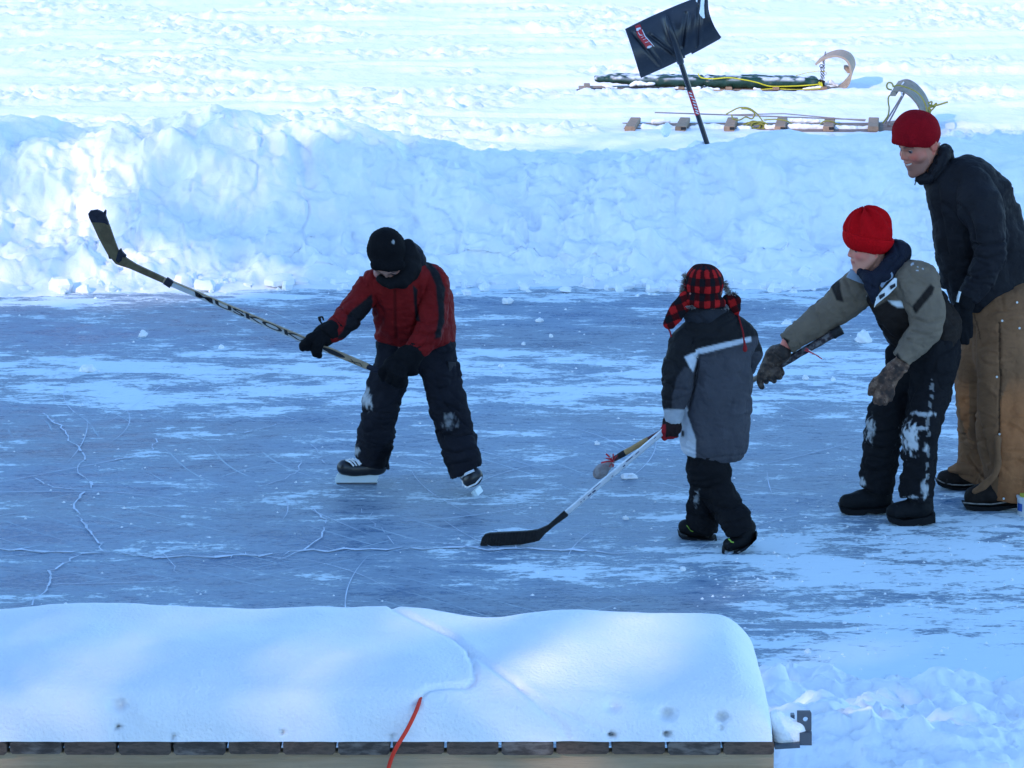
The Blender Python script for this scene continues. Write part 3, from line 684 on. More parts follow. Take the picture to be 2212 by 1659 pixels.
class Fig:
    """person measured in one enlarged view; depth w (same units, + = away) from the plane Y0"""
    def __init__(s, crop, Y0, mid, root=None):
        s.c = crop; s.Y0 = Y0; o = CR[crop]; p = P(*q(crop, *mid), Y0); s.S = F / (p[1] * cT + (H - p[2]) * sT) / o[2]; s.root = root
    def p(s, x, y, w=0): return P(*q(s.c, x, y), s.Y0 + w / s.S)
    def gw(s, x, y): return (G(*q(s.c, x, y))[1] - s.Y0) * s.S
    def px(s, V):
        X, Y = proj(V); o = CR[s.c]; return (X - o[0]) / o[2], (Y - o[1]) / o[2]
    def ch(s, pts, ws=1., cuts=(), k=None): return ch([(s.p(a[0], a[1], a[2]), a[3] / s.S) for a in pts], ws, cuts, k)
    def el(s, c, r, rot=0, cuts=(), k=None):
        """r = (horizontal, depth, vertical) in view units, rot = clockwise degrees in the view"""
        a = R(-rot); B = np.array([[math.cos(a), 0, -math.sin(a)], [0, 1, 0], [math.sin(a), 0, math.cos(a)]])
        return el(s.p(*c), np.array(r) / s.S, B, cuts, k)
    def cut(s, a, b, w=0, dep=0):
        """keep what lies left of a->b as seen in the view (image y down): a left-to-right line keeps the part above"""
        p0, p1 = s.p(*a, w), s.p(*b, w); t = p1 - p0; n = -np.cross(t, np.array([0, 1., dep])); n /= np.linalg.norm(n)
        return (p0, n)
    def at(s, x, y, lift=.003, rad=9):
        k = np.hypot(s.lX - x, s.lY - y) < rad
        yy = s.lastV[k, 1].min() if k.any() else s.Y0
        return P(*q(s.c, x, y), yy - lift)
    def part(s, name, groups, vox, mt, paint, k=.02, cuts=(), subs=(), creases=(), fold=(), parent=None, smo=1, disp=None, label=None, axes=None):
        V, Q = sdf_mesh(groups, vox, k, cuts, subs, axes)
        if smo: V = smooth(V, Q, smo, .5)
        N = vnormals(V, Q); X, Y = s.px(V); front = N[:, 1] < .15
        off = np.zeros(len(V))
        for (sx, sy, sz, amp, seed) in fold: off += amp * pn(V * np.array([sx, sy, sz]) + seed)
        for cr in creases:
            pts, wd, am = cr[:3]; d = dline(X, Y, pts); off -= np.where(front, am * np.exp(-(d / wd) ** 2), 0)
        if name in ('jacket', 'sleeve', 'trousers', 'hood', 'collar'):
            q1 = pn(V * np.array([7, 7, 13]) + 31 + len(V) % 97); q2 = pn(V * np.array([15, 15, 22]) + 77); m1 = sst(-.15, .25, pn(V * 3 + 5))
            off -= .0055 * np.exp(-(q1 / .075) ** 2) * m1 + .0028 * np.exp(-(q2 / .10) ** 2); off += .004 * np.exp(-((q1 - .2) / .1) ** 2) * m1
        if disp is not None: off += disp(V, N, X, Y)
        V2 = V + N * off[:, None]
        col = paint(V, N, X, Y) if callable(paint) else np.tile(paint, (len(V), 1))
        s.lastV, s.lX, s.lY = V2, X, Y
        o = mesh(name, V2, Q, mt, parent or s.root, smooth=True, col=col)
        if label: o['label'] = label
        return o
def shrink(groups, d=.014, f=.78):
    out = []
    for g in groups:
        g = dict(g)
        g['cuts'] = [(np.array(p0) - np.array(n) * .012, n) for p0, n in g['cuts']]
        if g['t'] == 'c': g['r'] = [r - .036 if r > .11 else r - .026 if r > .075 else r * (.6 if r > .03 else .72) for r in g['r']]
        else: g['r'] = np.minimum(g['r'] - .012, g['r'] * .85)
        out.append(g)
    return out
# ---------------------------------------------------------------- head
def frame(yaw, pitch, roll=0):
    """yaw: degrees turned from facing the camera (-Y) towards picture left (-X); pitch: + looks down"""
    a = R(yaw); f = np.array([-math.sin(a), -math.cos(a), 0]); r_ = np.array([math.cos(a) * -1, math.sin(a), 0])   # person's right
    u = np.array([0, 0, 1.]); c, s_ = math.cos(R(pitch)), math.sin(R(pitch))
    f2 = f * c - u * s_; u2 = u * c + f * s_
    c, s_ = math.cos(R(roll)), math.sin(R(roll)); r3 = r_ * c + u2 * s_; u3 = u2 * c - r_ * s_
    return np.stack([r3, f2, u3], 1)
def head(c, hs, B, neck=None, smile=False, jawd=0, cap=None, brim=()):
    c = np.array(c); T = lambda x, y, z: c + B @ (np.array([x, y, z]) * hs); e = lambda x, y, z, a, b, d, k=None: el(T(x, y, z), np.array([a, b, d]) * hs, B, k=(.04 * hs if k is None else k * hs))
    cc = lambda pts, k: ch([(T(*p[:3]), p[3] * hs) for p in pts], k=k * hs)
    g = [e(0, -.06, .13, .315, .40, .355), e(0, .10, -.06, .27, .265, .36, .06), cc([(-.24, -.02, -.15, .06), (-.13, .20, -.38, .07), (0, .305 + jawd, -.42, .08), (.13, .20, -.38, .07), (.24, -.02, -.15, .06)], .1),
         e(0, .18, -.3, .15, .17, .14, .08), e(0, .215, -.22, .15, .16, .13, .06)]
    if cap is not None:
        g[0]['cuts'] = [(np.array(p0) + np.array(n) * -.012, -np.array(n)) for p0, n in brim]; g[0]['inv'] = True; g += shrink(cap)
    g += [cc([(0, .345, .05, .030), (0, .385, -.03, .034), (0, .405, -.085, .040)], .03), cc([(-.05, .375, -.105, .030), (.05, .375, -.105, .030)], .03)]
    g += [cc([(-.20, .25, .075, .035), (-.08, .325, .085, .04), (.08, .325, .085, .04), (.20, .25, .075, .035)], .05)]
    for s_ in (-1, 1):
        g += [e(s_ * .165, .235, -.10, .10, .09, .085, .06), e(s_ * .31, -.05, -.01, .03, .075, .115, .02), cc([(s_ * .315, -.09, .07, .018), (s_ * .345, -.10, 0, .016), (s_ * .32, -.06, -.1, .016)], .01)]
    if smile:
        g += [cc([(-.125, .30, -.185, .02), (-.06, .355, -.205, .024), (0, .375, -.205, .026), (.06, .355, -.205, .024), (.125, .30, -.185, .02)], .02),
              cc([(-.12, .295, -.20, .016), (-.06, .335, -.265, .024), (0, .35, -.275, .026), (.06, .335, -.265, .024), (.12, .295, -.20, .016)], .02)]
        g += [e(s_ * .2, .21, -.13, .09, .09, .08, .05) for s_ in (-1, 1)]
    else:
        g += [cc([(-.085, .325, -.215, .016), (-.03, .368, -.205, .022), (.03, .368, -.205, .022), (.085, .325, -.215, .016)], .02), cc([(-.075, .32, -.245, .016), (0, .362, -.255, .026), (.075, .32, -.245, .016)], .02)]
    sub = [(el(T(s_ * .125, .375, .005), np.array([.085, .07, .045]) * hs, B), .05 * hs) for s_ in (-1, 1)]
    if smile: sub.append((ch([(T(-.10, .335, -.205), .014 * hs), (T(0, .40, -.237), .022 * hs), (T(.10, .335, -.205), .014 * hs)]), .01 * hs))
    else: sub.append((ch([(T(-.06, .36, -.228), .006 * hs), (T(0, .40, -.230), .010 * hs), (T(.06, .36, -.228), .006 * hs)]), .008 * hs))
    if neck is not None: g += [ch([(T(0, -.10, -.22), .20 * hs), (neck, .21 * hs)], k=.06 * hs)]
    return g, sub, T
def face_paint(c, hs, B, base, flush, lip, stub=None, smile=False):
    c = np.array(c)
    def f(V, N, X, Y):
        L = ((V - c) / hs) @ B; x, y, z = L[:, 0], L[:, 1], L[:, 2]; col = np.tile(np.array(base, float), (len(V), 1))
        def mix(c2, a):
            nonlocal col
            a = np.clip(a, 0, 1)[:, None]; col = col * (1 - a) + np.array(c2) * a
        fr = (y > .1).astype(float)
        if stub: mix(stub, .6 * fr * sst(-.08, -.30, z - .25 * np.abs(x)) + 0)
        for s_ in (-1, 1): mix(flush, .75 * np.exp(-((x - s_ * .19) / .10) ** 2 - ((z + .09) / .09) ** 2) * fr)
        mix(flush, .4 * np.exp(-(x / .07) ** 2 - ((z + .09) / .07) ** 2) * (y > .38)); mix(flush, .6 * (np.abs(x) > .3))
        zl = -.228 + (.25 * np.abs(x) if smile else 0)
        mix(lip, .8 * (np.abs(x) < .1) * np.exp(-((z - zl) / .032) ** 2) * (y > .28) * sst(0, .1, y - .24))
        mix((.04, .022, .018), .9 * np.exp(-((z - .105 + .25 * np.abs(np.abs(x) - .12)) / .017) ** 2) * (np.abs(x) > .04) * (np.abs(x) < .22) * (y > .2))
        mix((.16, .07, .06), .5 * np.exp(-((z - .015) / .03) ** 2 - ((np.abs(x) - .12) / .07) ** 2) * (y > .2))
        return col
    return f
def eyes(T, hs, B, root, closed=.4):
    for s_ in (-1, 1):
        c = T(s_ * .118, .262, .005); r = .066 * hs; u = np.linspace(0, math.pi, 13); a = np.linspace(0, 2 * math.pi, 17)[:-1]
        U, A = np.meshgrid(u, a, indexing='ij'); L = V3(np.sin(U) * np.cos(A), np.cos(U), np.sin(U) * np.sin(A)).reshape(-1, 3)
        dk = (L[:, 1] > .86)[:, None]; lid = ((L[:, 2] > .28) | (L[:, 2] < -.38))[:, None]
        col = np.where(dk, np.array([[.03, .025, .03]]), np.array([[.16, .13, .13]])); col = np.where(lid, np.array([[.40, .21, .17]]), col)
        V = c + (L * r) @ B.T
        mesh('eye', V, [(i * 16 + k, (i + 1) * 16 + k, (i + 1) * 16 + (k + 1) % 16, i * 16 + (k + 1) % 16) for i in range(12) for k in range(16)], M['skin'], root, col=col)
def fingers(fg, pts_list, r, k=0.0):
    out = []
    for i, pts in enumerate(pts_list):
        n = len(pts); out.append(fg.ch([(p[0], p[1], p[2], (p[3] if len(p) > 3 else r) * (1 - .12 * j / max(1, n - 1))) for j, p in enumerate(pts)], k=k))
    return out
def body_axes(zh, vf=.0035, vc=.010, box=None):
    """non-uniform grid lines: fine inside the box (head), coarse elsewhere"""
    def mk(i):
        def f(lo, hi):
            out = [lo]; b0, b1 = box[0][i], box[1][i]
            while out[-1] < hi:
                v = out[-1]; d = max(0, b0 - v, v - b1); out.append(v + min(vc, vf + .12 * d))
            return np.array(out)
        return f
    return [mk(i) for i in range(3)]
NYL = dict(vox=.0062)
BLK = np.array([.011, .0105, .012])
def snowy(col, X, Y, cx, cy, rx, ry, seed, V, amt=.85, thr=.0, fq=62):
    g = np.exp(-((X - cx) / rx) ** 2 - ((Y - cy) / ry) ** 2); n = fbm(V * np.array([fq, fq, fq * .5]) + seed, 3)
    a = (amt * sst(thr, thr + .45, g * 1.15 + n * .55 - .45) * sst(.02, .25, g))[:, None]
    return col * (1 - a) + np.array([.66, .68, .70]) * a
# ================================================================ PERSON 1: skater in the red jacket
Y0 = G(*q('a', 700, 1530))[1]; f = Fig('a', Y0, (750, 800))
root = thing('person', f.p(770, 1520, 0) * np.array([1, 1, 0]), 'child skater in dark red jacket, black hat and ice skates swinging a hockey stick', 'person', 'hockey players')
f.root = root; sk = root
jk = [f.ch([(690, 420, -120, 165), (735, 560, -60, 190), (772, 690, 20, 222)], ws=.72),
      f.ch([(585, 385, -130, 78), (700, 360, -130, 110), (850, 365, -90, 88)], ws=.9, k=.04),
      f.ch([(905, 480, 60, 85), (920, 620, 60, 78)], k=.03)]
armR = [f.ch([(548, 390, -130, 80), (445, 530, -170, 76), (400, 585, -220, 74), (325, 662, -300, 60)], k=.015)]
armL = [f.ch([(872, 390, -110, 86), (880, 560, -170, 84), (845, 680, -235, 78), (775, 765, -290, 62)], k=.012)]
RED, DK = np.array([.165, .006, .006]), np.array([.009, .008, .010])
def paint(V, N, X, Y):
    c = np.tile(RED, (len(V), 1))
    c = pc(c, X, Y, [(536, 452), (400, 560), (385, 640), (350, 680), (345, 700), (440, 690), (520, 600), (545, 500)], DK)
    c = pc(c, X, Y, [(800, 255), (850, 262), (905, 320), (945, 420), (935, 520), (940, 600), (912, 690), (880, 700), (905, 600), (898, 500), (888, 400), (850, 320)], DK)
    c = pc(c, X, Y, [(762, 400), (795, 430), (790, 520), (800, 600), (780, 600), (770, 520)], DK)
    c[(Y > 425) & (Y < 700) & (X > 655) & (X < 672) & (N[:, 1] < 0)] *= .55
    return c
hem = f.cut((545, 684), (760, 744)); hem2 = f.cut((760, 748), (995, 712))
puff = lambda V, N, X, Y: .0035 * np.sin(V[:, 2] * 95 + 3 * pn(V * 9)) * sst(300, 500, Y)
f.part('jacket', jk, .0062, M['nylon'], paint, k=.03, cuts=[hem, hem2], fold=[(9, 9, 5, .012, 1), (24, 24, 14, .005, 5)],
       creases=[([(664, 420), (668, 700)], 7, .006), ([(540, 470), (600, 560), (560, 660)], 12, .008), ([(800, 420), (790, 560), (770, 680)], 14, .012), ([(560, 560), (530, 600), (560, 660)], 8, .006)])
f.part('sleeve', armR, .0058, M['nylon'], paint, k=.02, cuts=[f.cut((290, 600), (350, 705))], fold=[(14, 14, 14, .010, 2), (40, 40, 40, .003, 5)],
       creases=[([(400, 545), (470, 600), (520, 610)], 9, .010), ([(360, 520), (420, 570)], 7, .008), ([(330, 580), (400, 650)], 8, .008), ([(480, 440), (540, 480)], 8, .005)])
f.part('sleeve', armL, .0058, M['nylon'], paint, k=.02, cuts=[f.cut((735, 790), (725, 735), 0) if 0 else (f.p(770, 765, -290), (lambda t: t / np.linalg.norm(t))(f.p(775, 765, -290) - f.p(845, 680, -235)))], fold=[(14, 14, 14, .010, 3), (40, 40, 40, .003, 5)],
       creases=[([(790, 600), (850, 620), (905, 600)], 8, .009), ([(780, 660), (850, 680), (900, 660)], 8, .009), ([(750, 720), (800, 740), (860, 730)], 8, .007), ([(800, 500), (870, 520)], 8, .006)])
wl, wr = f.gw(455, 1500), f.gw(1142, 1553)
tr = [f.ch([(672, 770, 20, 108), (640, 900, -10, 108), (590, 1060, -35, 106), (565, 1180, 0, 100), (548, 1300, wl + 40, 104), (530, 1420, wl + 40, 100)], k=.03,
           cuts=[f.cut((400, 1342), (520, 1400), wl), f.cut((520, 1402), (640, 1432), wl)]),
      f.ch([(880, 790, 20, 112), (918, 920, -10, 108), (955, 1080, -30, 104), (998, 1230, 0, 106), (1030, 1340, wr - 10, 104), (1050, 1440, wr - 10, 92)], k=.03,
           cuts=[f.cut((960, 1478), (1140, 1392), wr)]),
      f.ch([(690, 740, 20, 132), (862, 745, 20, 130)], ws=.85, k=.03)]
GR = np.array([.015, .015, .020])
def paint(V, N, X, Y):
    c = np.tile(GR, (len(V), 1))
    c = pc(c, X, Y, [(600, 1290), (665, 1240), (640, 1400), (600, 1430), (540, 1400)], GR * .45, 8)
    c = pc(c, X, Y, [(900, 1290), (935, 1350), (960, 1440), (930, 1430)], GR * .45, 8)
    c = snowy(c, X, Y, 512, 1050, 30, 50, 3, V, .6, .12); c = snowy(c, X, Y, 500, 1020, 40, 80, 8, V, .45, .15)
    c = snowy(c, X, Y, 965, 1150, 62, 60, 5, V, .3, .2); c = snowy(c, X, Y, 440, 1320, 40, 28, 6, V, .5, .1)
    return c
leg_fold = [(13, 13, 8, .013, 4), (6, 6, 26, .008, 8), (30, 30, 30, .003, 2)]
f.part('trousers', tr, .0065, M['cloth'], paint, k=.03, fold=leg_fold, creases=[([(470, 1100), (560, 1108), (640, 1112)], 6, .009), ([(890, 1100), (960, 1060), (1030, 1100)], 6, .008), ([(880, 1215), (990, 1235), (1095, 1215)], 8, .012),
       ([(450, 1270), (540, 1300), (650, 1280)], 8, .010), ([(900, 1310), (990, 1330), (1110, 1300)], 8, .010), ([(560, 730), (545, 860)], 6, .005), ([(870, 870), (930, 1050), (1060, 1180)], 5, .006), ([(960, 1400), (1060, 1380), (1130, 1350)], 7, .008)])
m = MB(); m.tube([f.p(965, 800, -112), f.p(958, 890, -118), f.p(950, 990, -126)], .006, 6)
# cargo pocket flap on the thigh
m = MB(); m.prism([f.p(952, 822, -80), f.p(998, 828, -20), f.p(1003, 882, -22), f.p(956, 876, -84)], (.4, -1, 0), .02, .1); m.build('pocket', M['flap'] if 'flap' in M else M.setdefault('flap', mat('dark_fabric', tuple(GR), .8, .2, bump=.3)), sk, smooth=True)
# head: hat, mask, hood
hc = f.p(628, 262, -235); B = frame(8, 48, 0); T = None
def knitd(V, N, X, Y):
    L = (V - hc) @ B; an = np.arctan2(L[:, 1], L[:, 0]); return .0006 * np.sin(an * 44)
brim = [f.cut((520, 292), (570, 328)), f.cut((565, 330), (735, 300))]
hatg = [f.el((616, 205, -245), (106, 118, 122), -6, cuts=[f.cut((520, 292), (570, 328)), f.cut((565, 330), (735, 300))]), f.ch([(560, 290, -330, 30), (625, 303, -345, 26), (690, 288, -320, 30)], k=.02)]
hg, hsb, T = head(hc, .235, B, neck=f.p(700, 400, -110), cap=hatg[:1], brim=brim)
f.part('hat', hatg, .0042, M['knit'], lambda V, N, X, Y: snowy(np.tile(BLK * .8, (len(V), 1)), X, Y, 655, 160, 12, 16, 2, V, .5, .1), k=.02, disp=knitd, fold=[(20, 20, 20, .004, 2)])
f.part('face_mask', [f.ch([(585, 370, -300, 26), (640, 395, -315, 30), (700, 375, -280, 42), (745, 320, -230, 50)], k=.02), f.ch([(722, 245, -225, 48), (715, 310, -235, 50), (700, 360, -240, 45)], k=.03), f.ch([(735, 200, -190, 50), (750, 290, -180, 62), (700, 370, -170, 70), (620, 380, -170, 60)], k=.03)], .005, M['cloth'], BLK * .9, k=.03, fold=[(30, 30, 30, .006, 2)])
f.part('hood', [f.ch([(745, 215, -150, 52), (775, 270, -130, 55), (770, 340, -110, 55), (700, 385, -130, 50), (600, 375, -190, 36)], k=.02), f.el((755, 250, -120), (58, 60, 70), 0)], .0055, M['nylon'], np.array([.012, .012, .018]), k=.03, fold=[(20, 20, 20, .008, 6)],
       creases=[([(740, 190), (790, 240), (780, 330)], 7, .008)])
# gloves
stickw = lambda x: -300
def sW(x): return -322 + (x - 200) * .05
gr = [f.ch([(322, 655, -300, 62), (285, 672, -305, 60)], k=.02), f.ch([(275, 680, -308, 50), (225, 705, -315, 46), (200, 700, -318, 38)], ws=.7, k=.02)]
gr += fingers(f, [[(235, 672, -345), (200, 690, -372), (178, 722, -372), (182, 752, -348)], [(215, 680, -350), (180, 705, -376), (150, 735, -366), (152, 752, -340)],
                  [(245, 690, -352), (225, 725, -376), (215, 765, -362), (222, 780, -335)], [(262, 700, -346), (250, 740, -372), (240, 775, -358), (245, 790, -332)], [(215, 720, -300), (180, 745, -290), (150, 742, -320)]], 21, .006)
f.part('glove', gr, .0042, M['cloth'], BLK * .75, k=.012, fold=[(30, 30, 30, .005, 6)], creases=[([(245, 640), (330, 720)], 6, .006)])
m = MB(); m.tube(spline([f.p(262, 618, -320), f.p(250, 600, -322), f.p(246, 582, -322), f.p(262, 578, -322), f.p(268, 596, -320)], 4), .004, 6); m.tube([f.p(250, 600, -322), f.p(243, 576, -322)], .006, 6)
m.build('glove_strap', M['rubber'], sk, smooth=True)
gl = [f.ch([(770, 775, -295, 60), (735, 810, -300, 66)], k=.02), f.ch([(720, 820, -305, 72), (660, 860, -312, 66), (640, 880, -315, 50)], ws=.7, k=.02)]
gl += fingers(f, [[(640, 830, -350), (605, 860, -372), (590, 895, -360), (600, 915, -330)], [(665, 840, -356), (640, 880, -380), (630, 925, -362), (640, 940, -330)], [(690, 850, -356), (672, 900, -378), (665, 945, -360), (672, 958, -330)],
                  [(715, 860, -350), (705, 910, -370), (698, 950, -350), (700, 960, -330)], [(700, 860, -290), (750, 885, -290), (775, 880, -310)]], 23, .006)
f.part('glove', gl, .0045, M['cloth'], BLK * .75, k=.012, fold=[(30, 30, 30, .006, 9)])
# skates
M['boot'] = mat('skate_leather', (.012, .012, .015), .35, .5, var=.2, vs=20, dust=.15)
M['lace'] = mat('white_lace', (.75, .76, .78), .7, .3); M['holder'] = mat('white_blade_holder', (.62, .72, .76), .4, .5, var=.05); M['blade'] = mat('steel_blade', (.08, .085, .1), .4, .4)
f.part('skate_boot', [f.ch([(385, 1408, wl - 10, 44), (430, 1418, wl, 42), (500, 1412, wl + 10, 50), (570, 1400, wl + 20, 48)], k=.01, cuts=[f.cut((335, 1452), (440, 1456), wl), f.cut((440, 1456), (620, 1436), wl)]), f.ch([(560, 1400, wl + 20, 52), (545, 1340, wl + 25, 55)], k=.02)], .0045, M['boot'], (0, 0, 0), k=.02)
m = MB()
for i, (xa, ya, xb, yb) in enumerate([(392, 1368, 436, 1402), (410, 1362, 452, 1400), (428, 1358, 468, 1398), (444, 1362, 474, 1392)]):
    m.tube([f.p(xa, ya, wl - 30), f.p((xa + xb) / 2 + 4, (ya + yb) / 2 - 4, wl - 50), f.p(xb, yb, wl - 52)], .0036, 6)
m.tube([f.p(400, 1366, wl - 45), f.p(440, 1364, wl - 48), f.p(478, 1390, wl - 50)], .003, 6)
m.build('lace', M['lace'], sk, smooth=True)
wb = wl
m = MB(); n_ = (0, 1, 0)
pl = lambda pts, w=wb: [f.p(x, y, w) for x, y in pts]
m.prism(pl([(342, 1452), (352, 1436), (372, 1446), (400, 1456), (510, 1446), (518, 1455), (512, 1482), (420, 1478), (352, 1478), (332, 1478), (332, 1466)]), n_, .012)
m.prism(pl([(508, 1446), (576, 1436), (572, 1460), (562, 1486), (512, 1486)]), n_, .016)
m.prism(pl([(332, 1476), (562, 1480), (568, 1488), (562, 1494), (345, 1497), (334, 1488)]), n_, .010)
m.build('blade_holder', M['holder'], sk, smooth=False)
m = MB(); m.prism(pl([(338, 1492), (562, 1491), (564, 1500), (540, 1505), (380, 1506), (345, 1501)]), n_, .0145); m.build('blade', M['blade'], sk)
f.part('skate_boot', [f.ch([(1092, 1465, wr - 70, 50), (1085, 1455, wr, 52), (1070, 1440, wr + 60, 55)], k=.01), f.ch([(1112, 1450, wr - 75, 36), (1072, 1484, wr - 80, 34)], k=.015)], .0045, M['boot'], (0, 0, 0), k=.02)
m = MB()
for (pts, r_) in [([(1030, 1462, -60), (1062, 1442, -122), (1100, 1425, -110)], .006), ([(1038, 1482, -75), (1042, 1505, -85), (1062, 1520, -100)], .006), ([(1064, 1520, -105), (1110, 1500, -125), (1142, 1462, -100)], .004)]:
    m.tube([f.p(a, b, wr + c_ + 0) for a, b, c_ in pts], r_, 6)
m.build('lace', M['lace'], sk, smooth=True)
m = MB(); c0 = f.p(1108, 1508, wr - 60)
pr_ = [f.p(1096, 1514, 0), f.p(1120, 1498, 0), f.p(1148, 1548, 0), f.p(1140, 1552, 0)]
m.prism([p + np.array([0, (wr - 0) / f.S, 0]) for p in pr_], (.25, 1, 0), .09); m.build('blade_holder', M['holder'], sk)
m = MB(); m.prism([p + np.array([0, wr / f.S, 0]) for p in (f.p(1136, 1548, 0), f.p(1146, 1548, 0), f.p(1150, 1558, 0), f.p(1145, 1558, 0))], (.25, 1, 0), .11); m.build('blade', M['blade'], sk)
SKIN = (.33, .17, .13)
box = (hc - .17, hc + .17)
f.part('body', shrink(jk + armR + armL + tr) + shrink(gr + gl) + shrink([f.ch([(548, 1340, wl + 30, 60), (520, 1400, wl + 10, 40), (420, 1415, wl, 30)]), f.ch([(1045, 1400, wr, 60), (1085, 1455, wr - 40, 40)])]) + hg, .01, M['skin'], face_paint(hc, .235, B, SKIN, (.5, .2, .18), (.35, .12, .11)), k=.008, subs=hsb, axes=body_axes(0, box=box))
eyes(T, .235, B, root)
# the raised stick
fs = Fig('k', Y0, (1000, 700))
W = lambda x: (-322 / f.S) * fs.S            # constant depth in front of the body
wS = W(0)
st = thing('hockey_stick', fs.p(1000, 760, wS), 'raised wooden hockey stick with a frayed taped blade and black lettering on its pale shaft', 'hockey stick', 'hockey sticks')
M['oldwood'] = mat('worn_wood', (.13, .105, .06), .8, .15, var=.3, vs=20, bump=.5, stretch=(1, 1, 1), col2=(.08, .06, .035))
M['tape'] = mat('cloth_tape', (.02, .02, .03), .8, .2, var=.4, vs=60, bump=.4)
M['pale'] = mat('pale_shaft_paint', (.40, .41, .42), .5, .4, var=.15, vs=30); M['tan'] = mat('bare_shaft_wood', (.33, .24, .15), .6, .3, var=.25, vs=40, dust=.2)
sp = lambda x, y, d=0: fs.p(x, y, wS + d)
m = MB(); m.prism([sp(*p) for p in [(100, 130), (150, 240), (205, 340), (258, 403), (300, 418), (345, 432), (555, 524), (568, 492), (390, 408), (325, 365), (275, 318), (250, 250), (215, 150), (190, 125)]], n_, .022, .03); m.build('blade', M['oldwood'], st, smooth=False)
m = MB(); m.prism([sp(*p) for p in [(84, 85), (98, 66), (140, 60), (160, 68), (182, 80), (190, 62), (199, 66), (196, 100), (212, 138), (216, 158), (190, 145), (150, 140), (104, 140), (90, 110)]], n_, .03, .05)
m.prism([sp(*p) for p in [(275, 318), (290, 305), (300, 325), (325, 350), (322, 362), (300, 356), (298, 380), (275, 398), (258, 380)]], n_, .028, .05); m.prism([sp(*p) for p in [(210, 345), (225, 352), (228, 372), (216, 368)]], n_, .02); m.build('tape', M['tape'], st)
def slab(m, a, b, wpx, th, w_=0):
    a2, b2 = sp(*a), sp(*b); m.bar(a2, b2, th, wpx / fs.S, up=(0, 0, 1), bev=.12)
S1, S2, S3, S4 = (590, 524), (735, 590), (1590, 958), (1850, 1052)
m = MB(); slab(m, (570, 508), (612, 535), 48, .024); m.build('tape_band', M['tape'], st, smooth=False)
m = MB(); slab(m, (560, 506), S4, 37, .019); sh = m.build('shaft', M['tan'], st)
# painted pale face panel on the shaft
m = MB(); 
def face_quad(a, b, off, wpx, lift):
    A, Bq = sp(*a), sp(*b); t = Bq - A; t /= np.linalg.norm(t); r_ = np.cross(t, (0, 0, 1)); r_ /= np.linalg.norm(r_); u = np.cross(r_, t)
    if r_[1] > 0: r_ = -r_
    u = np.array([0, 0, 1.]) - t * t[2]; u /= np.linalg.norm(u)
    o = r_ * (.0095 + lift); h = wpx / fs.S / 2
    return [A + o + u * (off / fs.S - h), Bq + o + u * (off / fs.S - h), Bq + o + u * (off / fs.S + h), A + o + u * (off / fs.S + h)], t, u, r_
qd, t_, u_, r_ = face_quad((615, 536), (1600, 958), 3, 28, .0012)
m.prism(qd, r_, .002); m.build('painted_panel', M['pale'], sh)
M['ink'] = mat('black_ink', (.012, .012, .016), .6, .3, var=.1)
def text_mesh(name, body, p0, p1, hgt, up, nrm, mt, parent, bold=.0, shear=0, ext=.0006):
    cu = bpy.data.curves.new(name, 'FONT'); cu.body = body; cu.size = 1; cu.offset = bold; cu.extrude = .001; cu.shear = shear
    to = bpy.data.objects.new(name, cu); COL.objects.link(to); bpy.context.view_layer.update()
    me = bpy.data.meshes.new_from_object(to); bpy.data.objects.remove(to); 
    v = np.array([x.co[:] for x in me.vertices]); mn, mx_ = v.min(0), v.max(0); p0, p1 = np.array(p0), np.array(p1); tt_ = p1 - p0; Lg = np.linalg.norm(tt_); tt_ = tt_ / Lg
    up = np.array(up) - tt_ * (np.array(up) @ tt_); up /= np.linalg.norm(up); n = np.array(nrm, float)
    W_ = p0 + ((v[:, 0:1] - mn[0]) / (mx_[0] - mn[0])) * Lg * tt_ + ((v[:, 1:2] - mn[1]) / (mx_[1] - mn[1]) - .5) * hgt * up + np.sign(v[:, 2:3]) * ext * n
    o = mesh(name, W_, [tuple(p.vertices) for p in me.polygons], mt, parent, smooth=False); bpy.data.meshes.remove(me); return o
def on(x, y): return sp(x, y) + r_ * (.0095 + .003)
def along(u0): return (570 + (1850 - 570) * u0, 508 + (1052 - 508) * u0)
ux = lambda x: (x - 570) / 1280
text_mesh('lettering', 'MUSKOKA', on(*along(ux(752))), on(*along(ux(1545))), 29 / fs.S, u_, r_, M['ink'], sh, bold=.02, shear=-.15)
# oval emblem between the gloves
m = MB(); cc_ = np.array(on(*along(ux(1635)))); ov = [cc_ + t_ * math.cos(a) * 78 / fs.S + u_ * math.sin(a) * 13 / fs.S for a in np.linspace(0, 2 * math.pi, 29)[:-1]]; m.prism(ov, r_, .0008); m.build('emblem', M['ink'], sh)
m = MB()
for (a, b, wd) in [((1725, 1012), (1760, 1020), 4), ((1742, 1000), (1775, 1036), 4), ((1765, 1020), (1800, 1028), 4), ((1800, 1025), (1815, 1048), 4), ((1455, 905), (1500, 908), 4)]:
    m.bar(on(*a), on(*b), .0012, wd / fs.S, up=u_)
m.build('printed_mark', M['ink'], sh)
m = MB(); m.tube([sp(1845, 1050), sp(1945, 1092)], .0125, 10); m.build('grip_tape', M['tape'], st, smooth=True)

